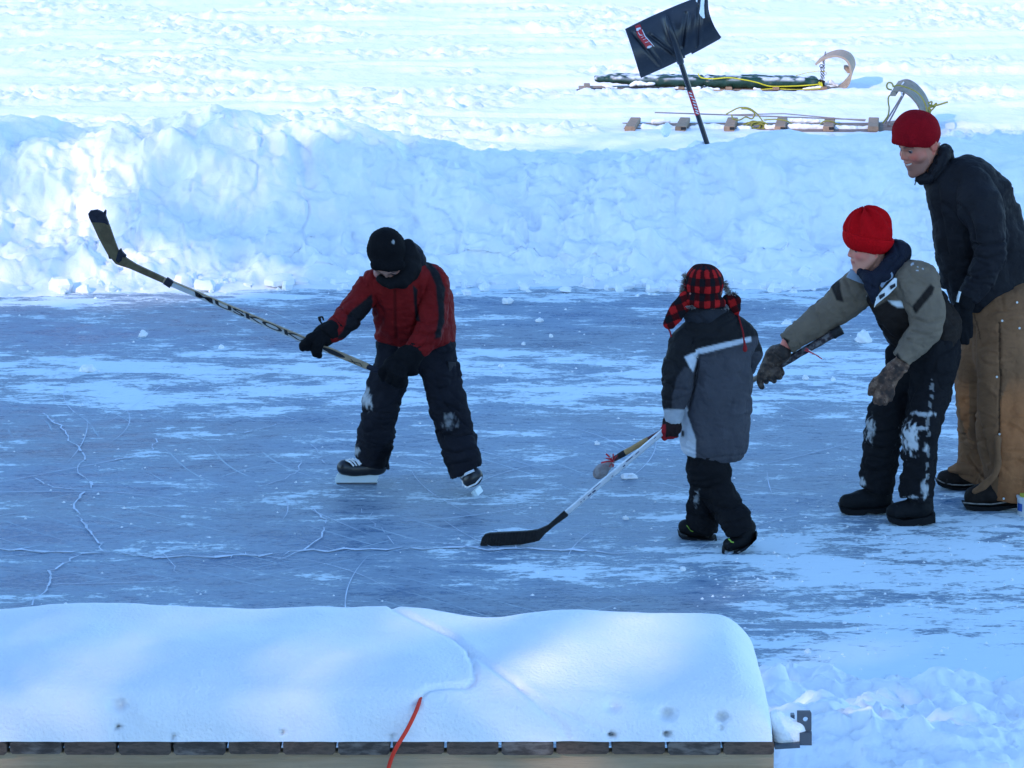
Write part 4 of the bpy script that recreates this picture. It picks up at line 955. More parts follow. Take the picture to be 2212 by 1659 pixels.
# ================================================================ PERSON 2: child in the plaid hat, seen from behind
Y0 = G(*q('b', 1370, 1560))[1]; f = Fig('b', Y0, (1330, 800))
root = thing('person', f.p(1340, 1560, 0) * np.array([1, 1, 0]), 'child in red plaid trapper hat and grey parka seen from behind with a black-bladed stick', 'person', 'hockey players'); f.root = root
jb = [f.ch([(1345, 470, 0, 165), (1350, 700, 5, 192), (1338, 1000, 10, 184)], ws=.68), f.ch([(1190, 500, -10, 92), (1340, 440, 0, 110), (1480, 470, 30, 92)], ws=.85, k=.05)]
aL = [f.ch([(1175, 510, -25, 92), (1150, 680, -70, 90), (1125, 800, -80, 70), (1115, 895, -80, 52)], k=.015)]
aR = [f.ch([(1480, 470, 40, 82), (1530, 540, 80, 66), (1505, 620, 170, 55)], k=.015)]
GY = np.array([.055, .053, .062]); SILV = np.array([.50, .53, .58])
def paint(V, N, X, Y):
    c = np.tile(GY, (len(V), 1))
    ybl = np.interp(X, [1000, 1180, 1250, 1530, 1620], [590, 566, 528, 462, 450])
    c = pc(c, X, Y, [(900, 0), (1700, 0), (1700, 440), (1620, 450), (1530, 462), (1250, 528), (1180, 566), (1000, 590), (900, 600)], BLK)
    c = pc(c, X, Y, [(1172, 568), (1250, 526), (1535, 459), (1536, 484), (1252, 556), (1180, 590)], SILV, 3.)
    c = pc(c, X, Y, [(1178, 568), (1254, 530), (1248, 560), (1232, 646), (1205, 625), (1185, 600)], SILV)
    c = pc(c, X, Y, [(1160, 820), (1180, 820), (1196, 885), (1222, 955), (1240, 1010), (1236, 1110), (1130, 1080), (1130, 830)], SILV)
    c = pc(c, X, Y, [(1168, 958), (1180, 958), (1180, 990), (1168, 990)], BLK)
    return c
def paintA(V, N, X, Y):
    c = np.tile(BLK, (len(V), 1))
    c = pc(c, X, Y, [(1180, 620), (1240, 640), (1230, 700), (1195, 860), (1110, 850), (1112, 780), (1135, 680)], GY * .8)
    c = pc(c, X, Y, [(1178, 568), (1260, 530), (1250, 560), (1232, 646), (1205, 625)], SILV)
    c = pc(c, X, Y, [(1000, 846), (1200, 848), (1200, 960), (1000, 960)], SILV * .6)
    return c
def hemcurve(V, N, X, Y): return 0 * X
f.part('jacket', jb, .0058, M['nylon'], paint, k=.04, cuts=[f.cut((1140, 1060), (1300, 1128)), f.cut((1300, 1130), (1520, 1100))], fold=[(6, 6, 3, .010, 11), (16, 16, 7, .006, 5), (40, 40, 30, .002, 3)],
       creases=[([(1170, 1040), (1300, 1108), (1510, 1085)], 5, .005), ([(1250, 560), (1230, 700), (1190, 850)], 10, .010), ([(1540, 560), (1530, 700), (1515, 850)], 10, .004)])
f.part('sleeve', aL, .0055, M['nylon'], paintA, k=.02, cuts=[f.cut((1040, 898), (1180, 905))], fold=[(12, 12, 12, .010, 2), (34, 34, 34, .003, 5)], creases=[([(1060, 690), (1120, 740), (1180, 740)], 9, .009), ([(1060, 790), (1120, 800), (1180, 780)], 8, .008), ([(1060, 846), (1180, 852)], 5, .006), ([(1245, 560), (1225, 640), (1205, 700)], 7, .006)])
f.part('sleeve', aR, .006, M['nylon'], lambda V, N, X, Y: np.where((Y > 540)[:, None], GY * .75, BLK), k=.02, fold=[(14, 14, 14, .008, 2)])
f.part('collar', [f.ch([(1215, 350, -10, 42), (1290, 345, -50, 48), (1375, 335, -10, 42), (1330, 340, 50, 40)], k=.02), f.ch([(1300, 370, 0, 95)], ws=.8, k=.03), f.ch([(1230, 325, -20, 30), (1290, 322, -50, 36), (1365, 312, -20, 30)], k=.02)], .0055, M['nylon'], np.array([.02, .021, .027]), k=.03, fold=[(20, 20, 20, .004, 2)])
wl, wr = f.gw(1250, 1530), f.gw(1430, 1600)
tp = [f.ch([(1285, 1080, 0, 95), (1275, 1250, 20, 80), (1272, 1380, wl, 82), (1275, 1470, wl, 86)], k=.02, cuts=[f.cut((1180, 1470), (1360, 1512), wl)]),
      f.ch([(1330, 1100, 0, 92), (1340, 1230, -10, 84), (1395, 1350, -10, 88), (1452, 1450, wr + 30, 88), (1470, 1490, wr + 30, 84)], k=.02, cuts=[f.cut((1370, 1560), (1550, 1455), wr)])]
f.part('trousers', tp, .006, M['cloth'], lambda V, N, X, Y: snowy(np.tile(BLK * .9, (len(V), 1)), X, Y, 1240, 1320, 22, 60, 3, V, .3, .2), k=.02, fold=leg_fold, creases=[([(1232, 1300), (1290, 1370), (1380, 1500)], 7, .012), ([(1200, 1250), (1290, 1270), (1370, 1240)], 9, .012), ([(1200, 1400), (1280, 1420), (1350, 1400)], 7, .009), ([(1350, 1360), (1430, 1370), (1490, 1340)], 8, .010), ([(1390, 1450), (1460, 1440), (1530, 1410)], 7, .008)])
M['winterboot'] = mat('black_winter_boot', (.007, .007, .008), .7, .14, var=.3, vs=30, bump=.3, dust=.05); M['sole'] = mat('boot_sole', (.012, .013, .016), .8, .1, bump=.3, dust=.3)
M['lime'] = mat('lime_trim', (.25, .42, .05), .6, .3)
def boot(f, pts, cuts, sole, name='boot', mt='winterboot', k=.015):
    o = f.part(name, [f.ch(pts, k=k, cuts=cuts)], .0045, M[mt], (0, 0, 0), k=.02, fold=[(25, 25, 25, .004, 3)])
    return o
boot(f, [(1183, 1470, wl - 5, 40), (1215, 1488, wl, 36), (1290, 1495, wl + 5, 42), (1290, 1450, wl + 5, 58)], [f.cut((1130, 1500), (1200, 1522), wl), f.cut((1200, 1522), (1360, 1530), wl)], None)
m = MB(); m.prism([f.p(x, y, wl) for x, y in [(1142, 1492), (1160, 1512), (1200, 1520), (1280, 1526), (1348, 1522), (1350, 1532), (1310, 1537), (1230, 1532), (1165, 1522), (1145, 1506)]], (0, 1, 0), .085, .02); m.build('boot_sole', M['sole'], root)
boot(f, [(1415, 1565, wr - 5, 36), (1450, 1555, wr, 36), (1505, 1530, wr + 10, 46), (1500, 1470, wr + 25, 56)], [], None)
m = MB(); m.prism([f.p(x, y, wr) for x, y in [(1378, 1580), (1395, 1602), (1440, 1600), (1500, 1570), (1556, 1530), (1566, 1512), (1560, 1498), (1564, 1522), (1505, 1580), (1445, 1610), (1395, 1614), (1378, 1596)]], (.1, 1, 0), .085, .02); m.build('boot_sole', M['sole'], root)
m = MB(); m.tube([f.p(1412, 1532, wr - 42), f.p(1428, 1550, wr - 44), f.p(1440, 1552, wr - 44)], .003, 6); m.tube([f.p(1190, 1462, wl - 42), f.p(1212, 1490, wl - 38), f.p(1225, 1495, wl - 38)], .002, 6); m.build('boot_trim', M['lime'], root, smooth=True)
# glove holding the stick
gv = [f.ch([(1115, 905, -85, 50), (1112, 935, -88, 50)], ws=.85, k=.01), f.ch([(1110, 950, -88, 46), (1100, 975, -85, 34)], ws=.75, k=.015)]
gv += fingers(f, [[(1085, 930, -125), (1070, 960, -135), (1078, 985, -118)], [(1100, 935, -130), (1088, 970, -138), (1095, 992, -118)], [(1120, 935, -130), (1110, 972, -138), (1115, 992, -118)], [(1138, 930, -126), (1132, 965, -134), (1135, 985, -116)], [(1085, 925, -60), (1066, 950, -60), (1062, 985, -85), (1075, 1000, -95)]], 15, .004)
f.part('glove', gv, .004, M['cloth'], lambda V, N, X, Y: np.where(((X < 1078) | (Y > 992))[:, None] & (Y > 925)[:, None], np.array([.28, .015, .02]), np.array([.022, .013, .013])), k=.01, fold=[(40, 40, 40, .003, 3)])
# hat
PR, PD = np.array([.36, .012, .012]), np.array([.010, .008, .010])
hc = f.p(1280, 225, 0); B = frame(152, 8, 0); T = None
def plaid(ax=0, s=36.):
    def pf(V, N, X, Y):
        L = (V - hc) @ B
        if ax == 0: u_ = np.arctan2(V[:, 0] - hc[0], -(V[:, 1] - hc[1])) * .115; v_ = V[:, 2]
        else: u_ = (X * .35 + Y * .94) / f.S; v_ = (X * .94 - Y * .35) / f.S
        a = np.sin(u_ * 2 * math.pi / .058); b = np.sin(v_ * 2 * math.pi / .060 + .6); a = sst(-.25, .25, a); b = sst(-.25, .25, b); t = (a + b) / 2
        c = np.where((t > .75)[:, None], PR, np.where((t > .3)[:, None], np.array([.05, .004, .005]), PD)); return c
    return pf
crown = [f.el((1280, 185, 0), (103, 118, 116), 8, cuts=[f.cut((1160, 300), (1400, 300))]), f.ch([(1190, 265, -40, 30), (1280, 285, -95, 28), (1370, 280, -50, 32)], k=.02)]
hg, hsb, T = head(hc, .225, B, neck=f.p(1300, 400, 5), cap=crown[:1], brim=[f.cut((1160, 300), (1400, 300))])
f.part('hat', crown, .004, M['cloth'], plaid(0), k=.02, fold=[(18, 18, 18, .006, 3)], creases=[([(1280, 80), (1290, 200), (1290, 300)], 5, .005), ([(1200, 230), (1290, 245), (1390, 225)], 6, .004)])
f.part('ear_flap', [f.ch([(1190, 262, -50, 46), (1150, 310, -55, 44), (1118, 360, -58, 42), (1100, 392, -60, 34)], ws=.5, k=.01)], .004, M['cloth'], plaid(1), k=.02, fold=[(24, 24, 24, .005, 3)])
f.part('ear_flap', [f.ch([(1410, 262, -10, 30), (1440, 270, -10, 40), (1448, 310, -10, 32), (1452, 335, -10, 20)], ws=.6, k=.01)], .004, M['cloth'], plaid(1), k=.02, fold=[(24, 24, 24, .005, 3)])
M['fur'] = mat('grey_brown_fur', (.17, .14, .12), .9, .2, var=.5, vs=60, col2=(.32, .29, .27)); M['cord'] = mat('dark_red_cord', (.22, .01, .012), .8, .2)
def fur(spots, n, ln, name='fur_trim'):
    m = MB(); r2 = random.Random(5)
    for i in range(n):
        (x, y, w_, rx, ry, dx, dy) = r2.choice(spots); a = r2.uniform(0, 6.28); k = r2.random() ** .5
        bx, by = x + rx * k * math.cos(a), y + ry * k * math.sin(a); p0 = f.p(bx, by, w_ + r2.uniform(-25, 25))
        lx, ly = dx + r2.gauss(0, .5), dy + r2.gauss(0, .5); nn = math.hypot(lx, ly) + 1e-6; l = ln * r2.uniform(.5, 1.2)
        p1 = f.p(bx + lx / nn * l, by + ly / nn * l, w_ + r2.uniform(-45, 45)); d = np.array([r2.gauss(0, 1), r2.gauss(0, 1), r2.gauss(0, 1)]); d /= np.linalg.norm(d); d *= .0022
        e = np.cross(d, p1 - p0); e = e / (np.linalg.norm(e) + 1e-9) * .0022
        m.add([p0 + d, p0 - d, p0 + e, p1], [(0, 2, 3), (2, 1, 3), (1, 0, 3)])
    m.build(name, M['fur'], root)
fur([(1184, 185, -10, 16, 42, -1, -.3), (1186, 150, 0, 14, 25, -.8, -.8), (1180, 228, -20, 16, 28, -1, .4), (1170, 215, -10, 12, 30, -1, .6)], 480, 19)
fur([(1392, 195, 10, 12, 30, 1, -.3), (1405, 225, 10, 14, 22, 1, .3), (1425, 240, 5, 25, 8, .5, -.8), (1385, 300, -20, 30, 14, .3, .9)], 380, 24)
fur([(1215, 300, -80, 30, 8, 0, 1)], 80, 14)
m = MB(); m.tube(spline([f.p(1092, 415, -60), f.p(1102, 435, -70), f.p(1108, 462, -80)], 4), .0035, 6); m.tube(spline([f.p(1462, 340, -20), f.p(1476, 390, -60), f.p(1490, 440, -105), f.p(1496, 500, -120)], 4), .0035, 6); m.tube(spline([f.p(1496, 480, -122), f.p(1500, 510, -128), f.p(1500, 540, -128)], 3), [.004, .004, .004, .007, .009, .009, .005][:7], 6)
m.build('cord', M['cord'], root, smooth=True)
f.part('body', shrink(jb + aL + aR + tp + gv) + shrink([f.ch([(1290, 1480, wl, 50), (1200, 1490, wl, 30)]), f.ch([(1508, 1495, wr + 20, 40), (1445, 1560, wr, 26)])]) + hg, .011, M['skin'], face_paint(hc, .225, B, SKIN, (.5, .2, .18), (.35, .12, .11)), k=.008, subs=hsb, axes=body_axes(0, vf=.005, vc=.011, box=(hc - .15, hc + .15)))
eyes(T, .225, B, root)
# stick
M['alu'] = mat('silver_shaft', (.55, .58, .62), .35, .5, metal=.3, var=.08, vs=30); M['btape'] = mat('black_tape', (.012, .011, .012), .75, .3, var=.4, vs=50, bump=.6, bs=90)
st = thing('hockey_stick', G(*q('b', 350, 1560)), 'silver-shafted hockey stick with black taped blade resting on the ice', 'hockey stick', 'hockey sticks')
wb = f.gw(300, 1568); g0 = f.p(1112, 925, -100); g1 = f.p(548, 1400, wb + 10)
m = MB(); m.bar(g0 + (g0 - g1) * .04, g1, .020, 30 / f.S, up=(0, 0, 1), bev=.2); sh = m.build('shaft', M['alu'], st)
m = MB()
for (t0, t1, off, hh_) in [(.36, .42, 5, 5), (.44, .46, -4, 6), (.30, .335, 3, 4), (.72, .75, -5, 8), (.76, .79, -4, 6), (.82, .83, -3, 5), (.85, .86, -3, 5), (.555, .57, -6, 4), (.14, .16, 4, 3), (.66, .73, 7, 3)]:
    a, b = g0 + (g1 - g0) * t0, g0 + (g1 - g0) * t1; t = (b - a) / np.linalg.norm(b - a); r2_ = np.cross(t, (0, 0, 1)); r2_ /= np.linalg.norm(r2_); r2_ = -r2_ if r2_[1] > 0 else r2_; u2 = np.array([0, 0, 1.]) - t * t[2]; u2 /= np.linalg.norm(u2)
    m.bar(a + r2_ * .0102 + u2 * off / f.S, b + r2_ * .0102 + u2 * off / f.S, .001, hh_ / f.S, up=u2)
M['blueink'] = mat('dark_blue_print', (.02, .03, .09), .5, .3); m.build('printed_mark', M['blueink'], sh)
m = MB(); m.prism([f.p(x, y, wb) for x, y in [(540, 1384), (500, 1420), (455, 1460), (400, 1484), (340, 1492), (250, 1496), (145, 1502), (120, 1508), (104, 1528), (95, 1560), (97, 1575), (120, 1578), (220, 1566), (310, 1562), (385, 1548), (410, 1540), (440, 1505), (490, 1462), (560, 1412), (562, 1402)]], (.12, 1, 0), .02, .01); m.build('blade', M['btape'], st)
m = MB()
for t in np.linspace(0, 1, 17):
    x = 130 + t * 260; ya = np.interp(x, [130, 340, 400], [1506, 1493, 1486]); yb_ = np.interp(x, [130, 310, 400], [1576, 1562, 1544])
    m.tube([f.p(x + 6, ya, wb - 14), f.p(x - 6, yb_, wb - 14)], .0018, 5)
m.build('tape_ridge', M['btape'], st, smooth=True)
# ================================================================ PERSON 3: boy in the olive jacket reaching out
Y0 = G(*q('c', 740, 1560))[1]; f = Fig('c', Y0, (850, 850))
root = thing('person', f.p(740, 1560, 0) * np.array([1, 1, 0]), 'boy in red knit hat and olive jacket leaning forward with one arm stretched out', 'person', 'hockey players'); f.root = root
jb = [f.ch([(752, 462, -5, 132), (790, 540, 0, 165), (925, 690, 20, 155)], ws=.8), f.ch([(610, 430, 60, 85), (720, 440, 30, 78), (850, 425, -60, 112)], k=.05), f.ch([(930, 480, 40, 60), (1010, 620, 50, 70)], k=.04)]
aR = [f.ch([(585, 455, 60, 100), (480, 545, 70, 86), (350, 640, 60, 70), (245, 715, 40, 54)], k=.02)]
aL = [f.ch([(865, 430, -90, 118), (915, 560, -140, 92), (915, 650, -165, 82), (800, 790, -200, 54)], k=.015)]
OL = np.array([.140, .105, .075]); CH = np.array([.016, .011, .009]); WH = np.array([.66, .68, .68]); NV = np.array([.010, .012, .022]); PG = np.array([.20, .24, .30])
def paint(V, N, X, Y):
    c = np.tile(OL, (len(V), 1))
    c = pc(c, X, Y, [(560, 500), (600, 490), (660, 490), (665, 545), (735, 505), (810, 540), (850, 590), (900, 700), (930, 860), (600, 860), (600, 540)], CH)
    c = pc(c, X, Y, [(965, 380), (985, 400), (1200, 560), (1200, 800), (880, 800), (1000, 600), (985, 430)], CH * 1.1)
    c = pc(c, X, Y, [(580, 490), (622, 490), (600, 528)], WH)
    c = pc(c, X, Y, [(730, 512), (790, 514), (812, 545), (775, 543), (750, 530)], WH)
    c = pc(c, X, Y, [(548, 362), (580, 378), (620, 420), (590, 425), (540, 400), (535, 380)], PG)
    return c
f.part('jacket', jb, .006, M['nylon'], paint, k=.035, cuts=[f.cut((690, 640), (760, 765)), f.cut((760, 768), (1100, 735))], fold=[(10, 10, 10, .010, 1), (26, 26, 26, .004, 5)],
       creases=[([(600, 500), (640, 580), (700, 640)], 10, .006), ([(690, 640), (760, 700), (850, 720)], 9, .009), ([(985, 440), (1000, 600), (985, 700)], 9, .010), ([(1000, 560), (1060, 640)], 9, .006)])
def pR(V, N, X, Y):
    c = np.tile(OL, (len(V), 1))
    c = pc(c, X, Y, [(438, 400), (495, 400), (500, 455), (515, 520), (480, 510), (462, 470)], CH)
    c = pc(c, X, Y, [(380, 510), (400, 480), (415, 485), (385, 520)], CH)
    c = pc(c, X, Y, [(225, 690), (252, 705), (246, 724), (216, 708)], CH * .6)
    return c
def cutdir(f, p, q_):
    a, b = f.p(*p), f.p(*q_); n = a - b; n /= np.linalg.norm(n); return (a, n)
f.part('sleeve', aR, .0055, M['nylon'], pR, k=.02, cuts=[cutdir(f, (235, 722, 40), (350, 640, 60))], fold=[(14, 14, 14, .008, 2), (36, 36, 36, .003, 5)],
       creases=[([(520, 400), (545, 470), (590, 540)], 8, .009), ([(440, 470), (500, 560), (520, 600)], 8, .006), ([(370, 540), (400, 620), (420, 670)], 8, .006), ([(268, 650), (305, 735)], 5, .004)])
def pL(V, N, X, Y):
    c = np.tile(OL * 1.15, (len(V), 1))
    c = pc(c, X, Y, [(850, 535), (935, 432), (952, 450), (945, 480), (865, 575), (845, 560)], CH)
    c = pc(c, X, Y, [(776, 765), (796, 795), (788, 815), (765, 785)], CH * .6)
    n = fbm(V * 60, 2); g = (dline(X, Y, [(850, 345), (870, 362), (895, 358)]) < 9) & (n > .05); c[g] = (.45, .47, .5)
    return c
f.part('sleeve', aL, .0055, M['nylon'], pL, k=.02, cuts=[cutdir(f, (792, 800, -202), (915, 650, -165))], fold=[(12, 12, 12, .009, 7), (36, 36, 36, .003, 5)],
       creases=[([(770, 430), (800, 520), (850, 560)], 9, .008), ([(850, 600), (920, 620), (990, 600)], 9, .010), ([(840, 660), (920, 680), (980, 660)], 8, .008), ([(820, 700), (900, 740)], 7, .007), ([(850, 400), (920, 450)], 10, .004)])
f.part('hood', [f.ch([(600, 376, -60, 26), (648, 412, -115, 34), (705, 388, -118, 42), (760, 325, -80, 52), (775, 258, -10, 44)], k=.02), f.ch([(640, 420, -120, 34), (660, 470, -140, 30), (668, 512, -135, 20)], k=.02), f.el((780, 290, 10), (58, 85, 66), 35)], .0055, M['nylon'], NV, k=.03, fold=[(20, 20, 20, .006, 6)],
       creases=[([(760, 230), (790, 290), (720, 370)], 7, .008), ([(650, 390), (655, 450)], 6, .006)])
# collar flap with the white zip guard
m = MB(); M['whitetrim'] = mat('white_trim', (.68, .70, .70), .6, .3); M['greytrim'] = mat('pale_grey_lining', (.22, .27, .34), .7, .3); M['darktrim'] = mat('dark_trim', (.02, .02, .025), .7, .3)
fp = lambda pts, w: [f.p(x, y, w) for x, y in pts]
m.prism(fp([(662, 545), (668, 500), (700, 462), (760, 402), (773, 405), (772, 442), (735, 480), (700, 508), (672, 530)], -150), (.1, 1, .1), .010, .04); zf = m.build('zip_guard', M['whitetrim'], root, smooth=True)
m = MB()
m.prism(fp([(738, 442), (764, 428), (766, 442), (742, 458)], -158), (.1, 1, .1), .010); m.prism(fp([(686, 488), (714, 474), (714, 488), (690, 506)], -158), (.1, 1, .1), .010); m.build('slot', M['darktrim'], zf)
m = MB(); m.prism(fp([(690, 440), (705, 405), (748, 372), (755, 385), (752, 402), (722, 420), (700, 450)], -140), (.1, 1, .1), .012, .04); m.build('collar_lining', M['greytrim'], root, smooth=True)
m = MB(); m.prism(fp([(548, 358), (575, 372), (612, 405), (630, 430), (612, 432), (560, 412), (528, 398)], -40), (.0, 1, .1), .012, .04); m.build('collar_lining', M['greytrim'], root, smooth=True)
wl, wr = f.gw(620, 1540), f.gw(840, 1592)
tp = [f.ch([(850, 790, 40, 110), (770, 930, 60, 95), (705, 1110, wl - 60, 92), (690, 1280, wl - 20, 90), (672, 1430, wl, 86)], k=.03, cuts=[f.cut((560, 1395), (780, 1460), wl)]),
      f.ch([(945, 790, -30, 125), (935, 930, -60, 110), (890, 1130, wr - 30, 92), (880, 1290, wr, 86), (872, 1440, wr + 10, 80), (870, 1480, wr + 10, 78)], k=.03, cuts=[f.cut((770, 1462), (970, 1492), wr)]), f.ch([(800, 780, 20, 80), (960, 740, 20, 120)], k=.03)]
def paint(V, N, X, Y):
    c = np.tile(BLK * 1.0, (len(V), 1))
    c = snowy(c, X, Y, 640, 1140, 30, 75, 3, V, .5, .05); c = snowy(c, X, Y, 838, 1185, 46, 88, 5, V, .8, .0); c = snowy(c, X, Y, 905, 1060, 60, 14, 6, V, .5, -.1); c = snowy(c, X, Y, 880, 1130, 50, 10, 16, V, .5, -.1)
    c = snowy(c, X, Y, 915, 1230, 22, 30, 4, V, .5, .1); c = snowy(c, X, Y, 905, 1420, 25, 70, 8, V, .5, .1); c = snowy(c, X, Y, 600, 1385, 25, 30, 9, V, .6, .1); c = snowy(c, X, Y, 850, 1465, 60, 10, 12, V, .5, 0)
    d = dline(X, Y, [(945, 900), (925, 1100), (918, 1300), (915, 1450)]); n = pn(V * 50); a = (.35 * (d < 9) * (n > -.05) * (N[:, 1] < 0))[:, None]; return c * (1 - a) + .5 * a
f.part('trousers', tp, .006, M['cloth'], paint, k=.03, fold=leg_fold, creases=[([(740, 780), (720, 860), (700, 930)], 8, .006), ([(830, 870), (815, 1000), (800, 1100)], 10, .010), ([(620, 1215), (690, 1230), (770, 1210)], 8, .010), ([(800, 1290), (880, 1310), (960, 1290)], 7, .008), ([(600, 1330), (680, 1350), (760, 1330)], 7, .008), ([(860, 930), (950, 940), (1040, 920)], 8, .006), ([(925, 1000), (918, 1300), (915, 1450)], 5, .006)])
boot(f, [(535, 1490, wl - 10, 42), (590, 1480, wl, 52), (690, 1470, wl + 5, 62), (685, 1400, wl + 5, 66)], [f.cut((470, 1528), (800, 1536), wl)], None)
boot(f, [(765, 1535, wr - 10, 44), (820, 1525, wr, 50), (890, 1515, wr + 5, 62), (880, 1430, wr + 8, 62)], [f.cut((700, 1580), (1000, 1578), wr)], None)
m = MB(); m.prism(fp([(488, 1500), (498, 1528), (545, 1545), (590, 1547), (625, 1528), (660, 1532), (700, 1530), (757, 1522), (757, 1490), (700, 1505), (560, 1515)], wl), (0, 1, 0), .095, .02); m.build('boot_sole', M['rubber'], root)
m = MB(); m.prism(fp([(722, 1545), (728, 1572), (780, 1592), (830, 1600), (870, 1584), (890, 1590), (955, 1576), (955, 1535), (900, 1550), (800, 1565)], wr), (0, 1, 0), .095, .02); m.build('boot_sole', M['rubber'], root)
# camo gloves
M['camo'] = mat('camouflage_fabric', attr=True, rough=.7, spec=.35, var=.2, vs=30, bump=.5, bs=120)
def camo(V, N, X, Y):
    n = fbm(V * 32 + 5, 3); n2 = fbm(V * 70 + 9, 2); c = np.tile([.045, .026, .018], (len(V), 1)); a = sst(0, .35, n)[:, None]; c = c * (1 - a) + np.array([.085, .055, .038]) * a; a = sst(-.1, -.4, n)[:, None]; c = c * (1 - a) + np.array([.02, .013, .01]) * a; a = (.5 * np.exp(-(n2 / .03) ** 2) * (n > -.1))[:, None]; return c * (1 - a) + np.array([.20, .16, .13]) * a
ga = [f.ch([(215, 765, 36, 46), (180, 770, 34, 42)], k=.01), f.ch([(175, 790, 30, 44), (150, 840, 26, 44), (150, 855, 22, 38)], ws=.7, k=.015)]
ga += fingers(f, [[(135, 830, 0, 20), (112, 870, -10, 19), (108, 905, -4, 17), (118, 930, 4, 15)], [(150, 850, -6, 20), (132, 885, -10, 18), (140, 905, 20, 15)], [(170, 860, -10, 20), (165, 890, -12, 18), (178, 900, 20, 15)],
                  [(190, 850, -10, 19), (198, 880, -8, 18), (205, 885, 22, 15)], [(185, 800, 60, 20), (205, 840, 50, 18), (215, 862, 20, 17)]], 20, .004)
f.part('glove', ga, .004, M['camo'], camo, k=.01, fold=[(40, 40, 40, .003, 3)], creases=[([(170, 760), (220, 800)], 4, .004)])
gb = [f.ch([(790, 825, -205, 44), (765, 845, -210, 42)], k=.01), f.ch([(755, 855, -212, 46), (720, 905, -218, 52), (705, 925, -220, 46)], ws=.6, k=.015)]
gb += fingers(f, [[(672, 900, -215, 19), (650, 930, -225, 19), (643, 962, -228, 16)], [(685, 940, -222, 19), (672, 975, -238, 18), (668, 1000, -245, 16)], [(705, 948, -225, 19), (695, 985, -245, 18), (692, 1008, -248, 16)],
                  [(725, 945, -225, 19), (720, 985, -245, 18), (715, 1008, -248, 16)], [(745, 930, -222, 18), (745, 965, -242, 17), (738, 992, -246, 15)]], 20, .004)
f.part('glove', gb, .004, M['camo'], lambda V, N, X, Y: camo(V, N, X, Y) * np.array([1.9, 1.6, 1.4]), k=.01, fold=[(40, 40, 40, .003, 3)], creases=[([(775, 800), (830, 850)], 5, .004), ([(755, 820), (810, 870)], 4, .003), ([(690, 920), (760, 900)], 4, .002)])
# head
hs = .218; hc = f.p(636, 252, -15); B = frame(76, 8, 0); T = None
RH = np.array([.46, .004, .007])
def ribs(V, N, X, Y):
    L = (V - hc) @ B; an = np.arctan2(L[:, 1], L[:, 0]); return .0006 * np.sin(an * 40) + .010 * np.sin(an * 7 + 1) * sst(.05, .10, L[:, 2]) 
cutb = [f.cut((505, 243), (720, 286))]
hg, hsb, T = head(hc, hs, B, neck=f.p(690, 400, 0), cap=[f.el((632, 190, -15), (114, 118, 116), 8, cuts=cutb)], brim=cutb)
f.part('hat', [f.el((632, 190, -15), (114, 118, 116), 8, cuts=cutb), f.el((640, 130, -15), (84, 90, 62), 6)], .004, M['knit'], RH, k=.03, disp=ribs, fold=[(14, 14, 14, .005, 2)])
f.part('hat_brim', [f.el((634, 202, -15), (125, 129, 94), 10, cuts=[f.cut((505, 240), (720, 284)), (lambda c: (c[0], -c[1]))(f.cut((510, 165), (760, 212)))])], .004, M['knit'], RH * 1.05, k=.01, disp=lambda V, N, X, Y: .0006 * np.sin(np.arctan2(*((V - hc) @ B)[:, 1::-1].T) * 40))
f.part('body', shrink(jb + aR + aL + tp + ga + gb) + [f.ch([(250, 715, 40, 26), (205, 765, 34, 26)], k=.01), f.ch([(688, 1440, wl + 5, 42), (660, 1482, wl + 5, 34), (570, 1492, wl, 24)]), f.ch([(882, 1460, wr + 8, 40), (868, 1520, wr + 5, 34), (790, 1535, wr, 24)])] + hg, .01, M['skin'],
       face_paint(hc, hs, B, (.60, .255, .175), (.66, .12, .085), (.42, .08, .065)), k=.008, subs=hsb, axes=body_axes(0, vf=.003, box=(hc - .14, hc + .14)))
eyes(T, hs, B, root)
# the maroon stick with a stuffed sock end
fb = Fig('b', Y0 + .12, (900, 1050))
st = thing('hockey_stick', f.p(300, 800, 20), 'maroon and tan taped stick with stuffed sock tip, held by the boy in olive', 'hockey stick', 'hockey sticks')
wst = 12
A0 = f.p(500, 655, wst); A1 = fb.p(795, 1115, 0)
AL = lambda t: A0 + (A1 - A0) * t
def tAt(x, crop='c'):
    o = CR[crop]; X = o[0] + x * o[2]; x0, x1 = proj(A0)[0], proj(A1)[0]; return (X - x0) / (x1 - x0)
M['maroon'] = mat('maroon_tape', (.10, .012, .022), .6, .4, var=.4, vs=60, col2=(.03, .015, .02)); M['ragtape'] = mat('worn_black_maroon_tape', (.028, .018, .024), .75, .3, var=.5, vs=50, bump=.6, col2=(.10, .09, .09))
M['greyrag'] = mat('pale_bare_wood', (.22, .18, .14), .8, .2, var=.4, vs=50); M['twood'] = mat('tan_wood', (.34, .21, .09), .6, .3, var=.25, vs=30)
def seg(name, t0, t1, r, mt, n=10, k=3):
    m = MB(); m.tube([AL(t0 + (t1 - t0) * i / k) for i in range(k + 1)], [r * (1 + .08 * rnd.uniform(-1, 1)) for _ in range(k + 1)], n); return m.build(name, M[mt], st, smooth=True)
seg('grip_knob', -.005, .035, .0215, 'btape'); seg('grip_tape', .03, .30, .0165, 'ragtape', k=9)
seg('shaft', .29, .62, .0115, 'greyrag', k=8); seg('shaft', .62, tAt(990, 'b') , .0115, 'maroon'); seg('shaft', tAt(990, 'b'), tAt(862, 'b'), .0125, 'twood'); seg('tape_band', tAt(866, 'b'), tAt(828, 'b'), .0135, 'btape'); seg('shaft', tAt(830, 'b'), 1.0, .012, 'maroon')
M['sock'] = mat('grey_sock', (.36, .33, .33), .95, .1, var=.35, vs=40, bump=.6, col2=(.20, .17, .17))
fb.root = st
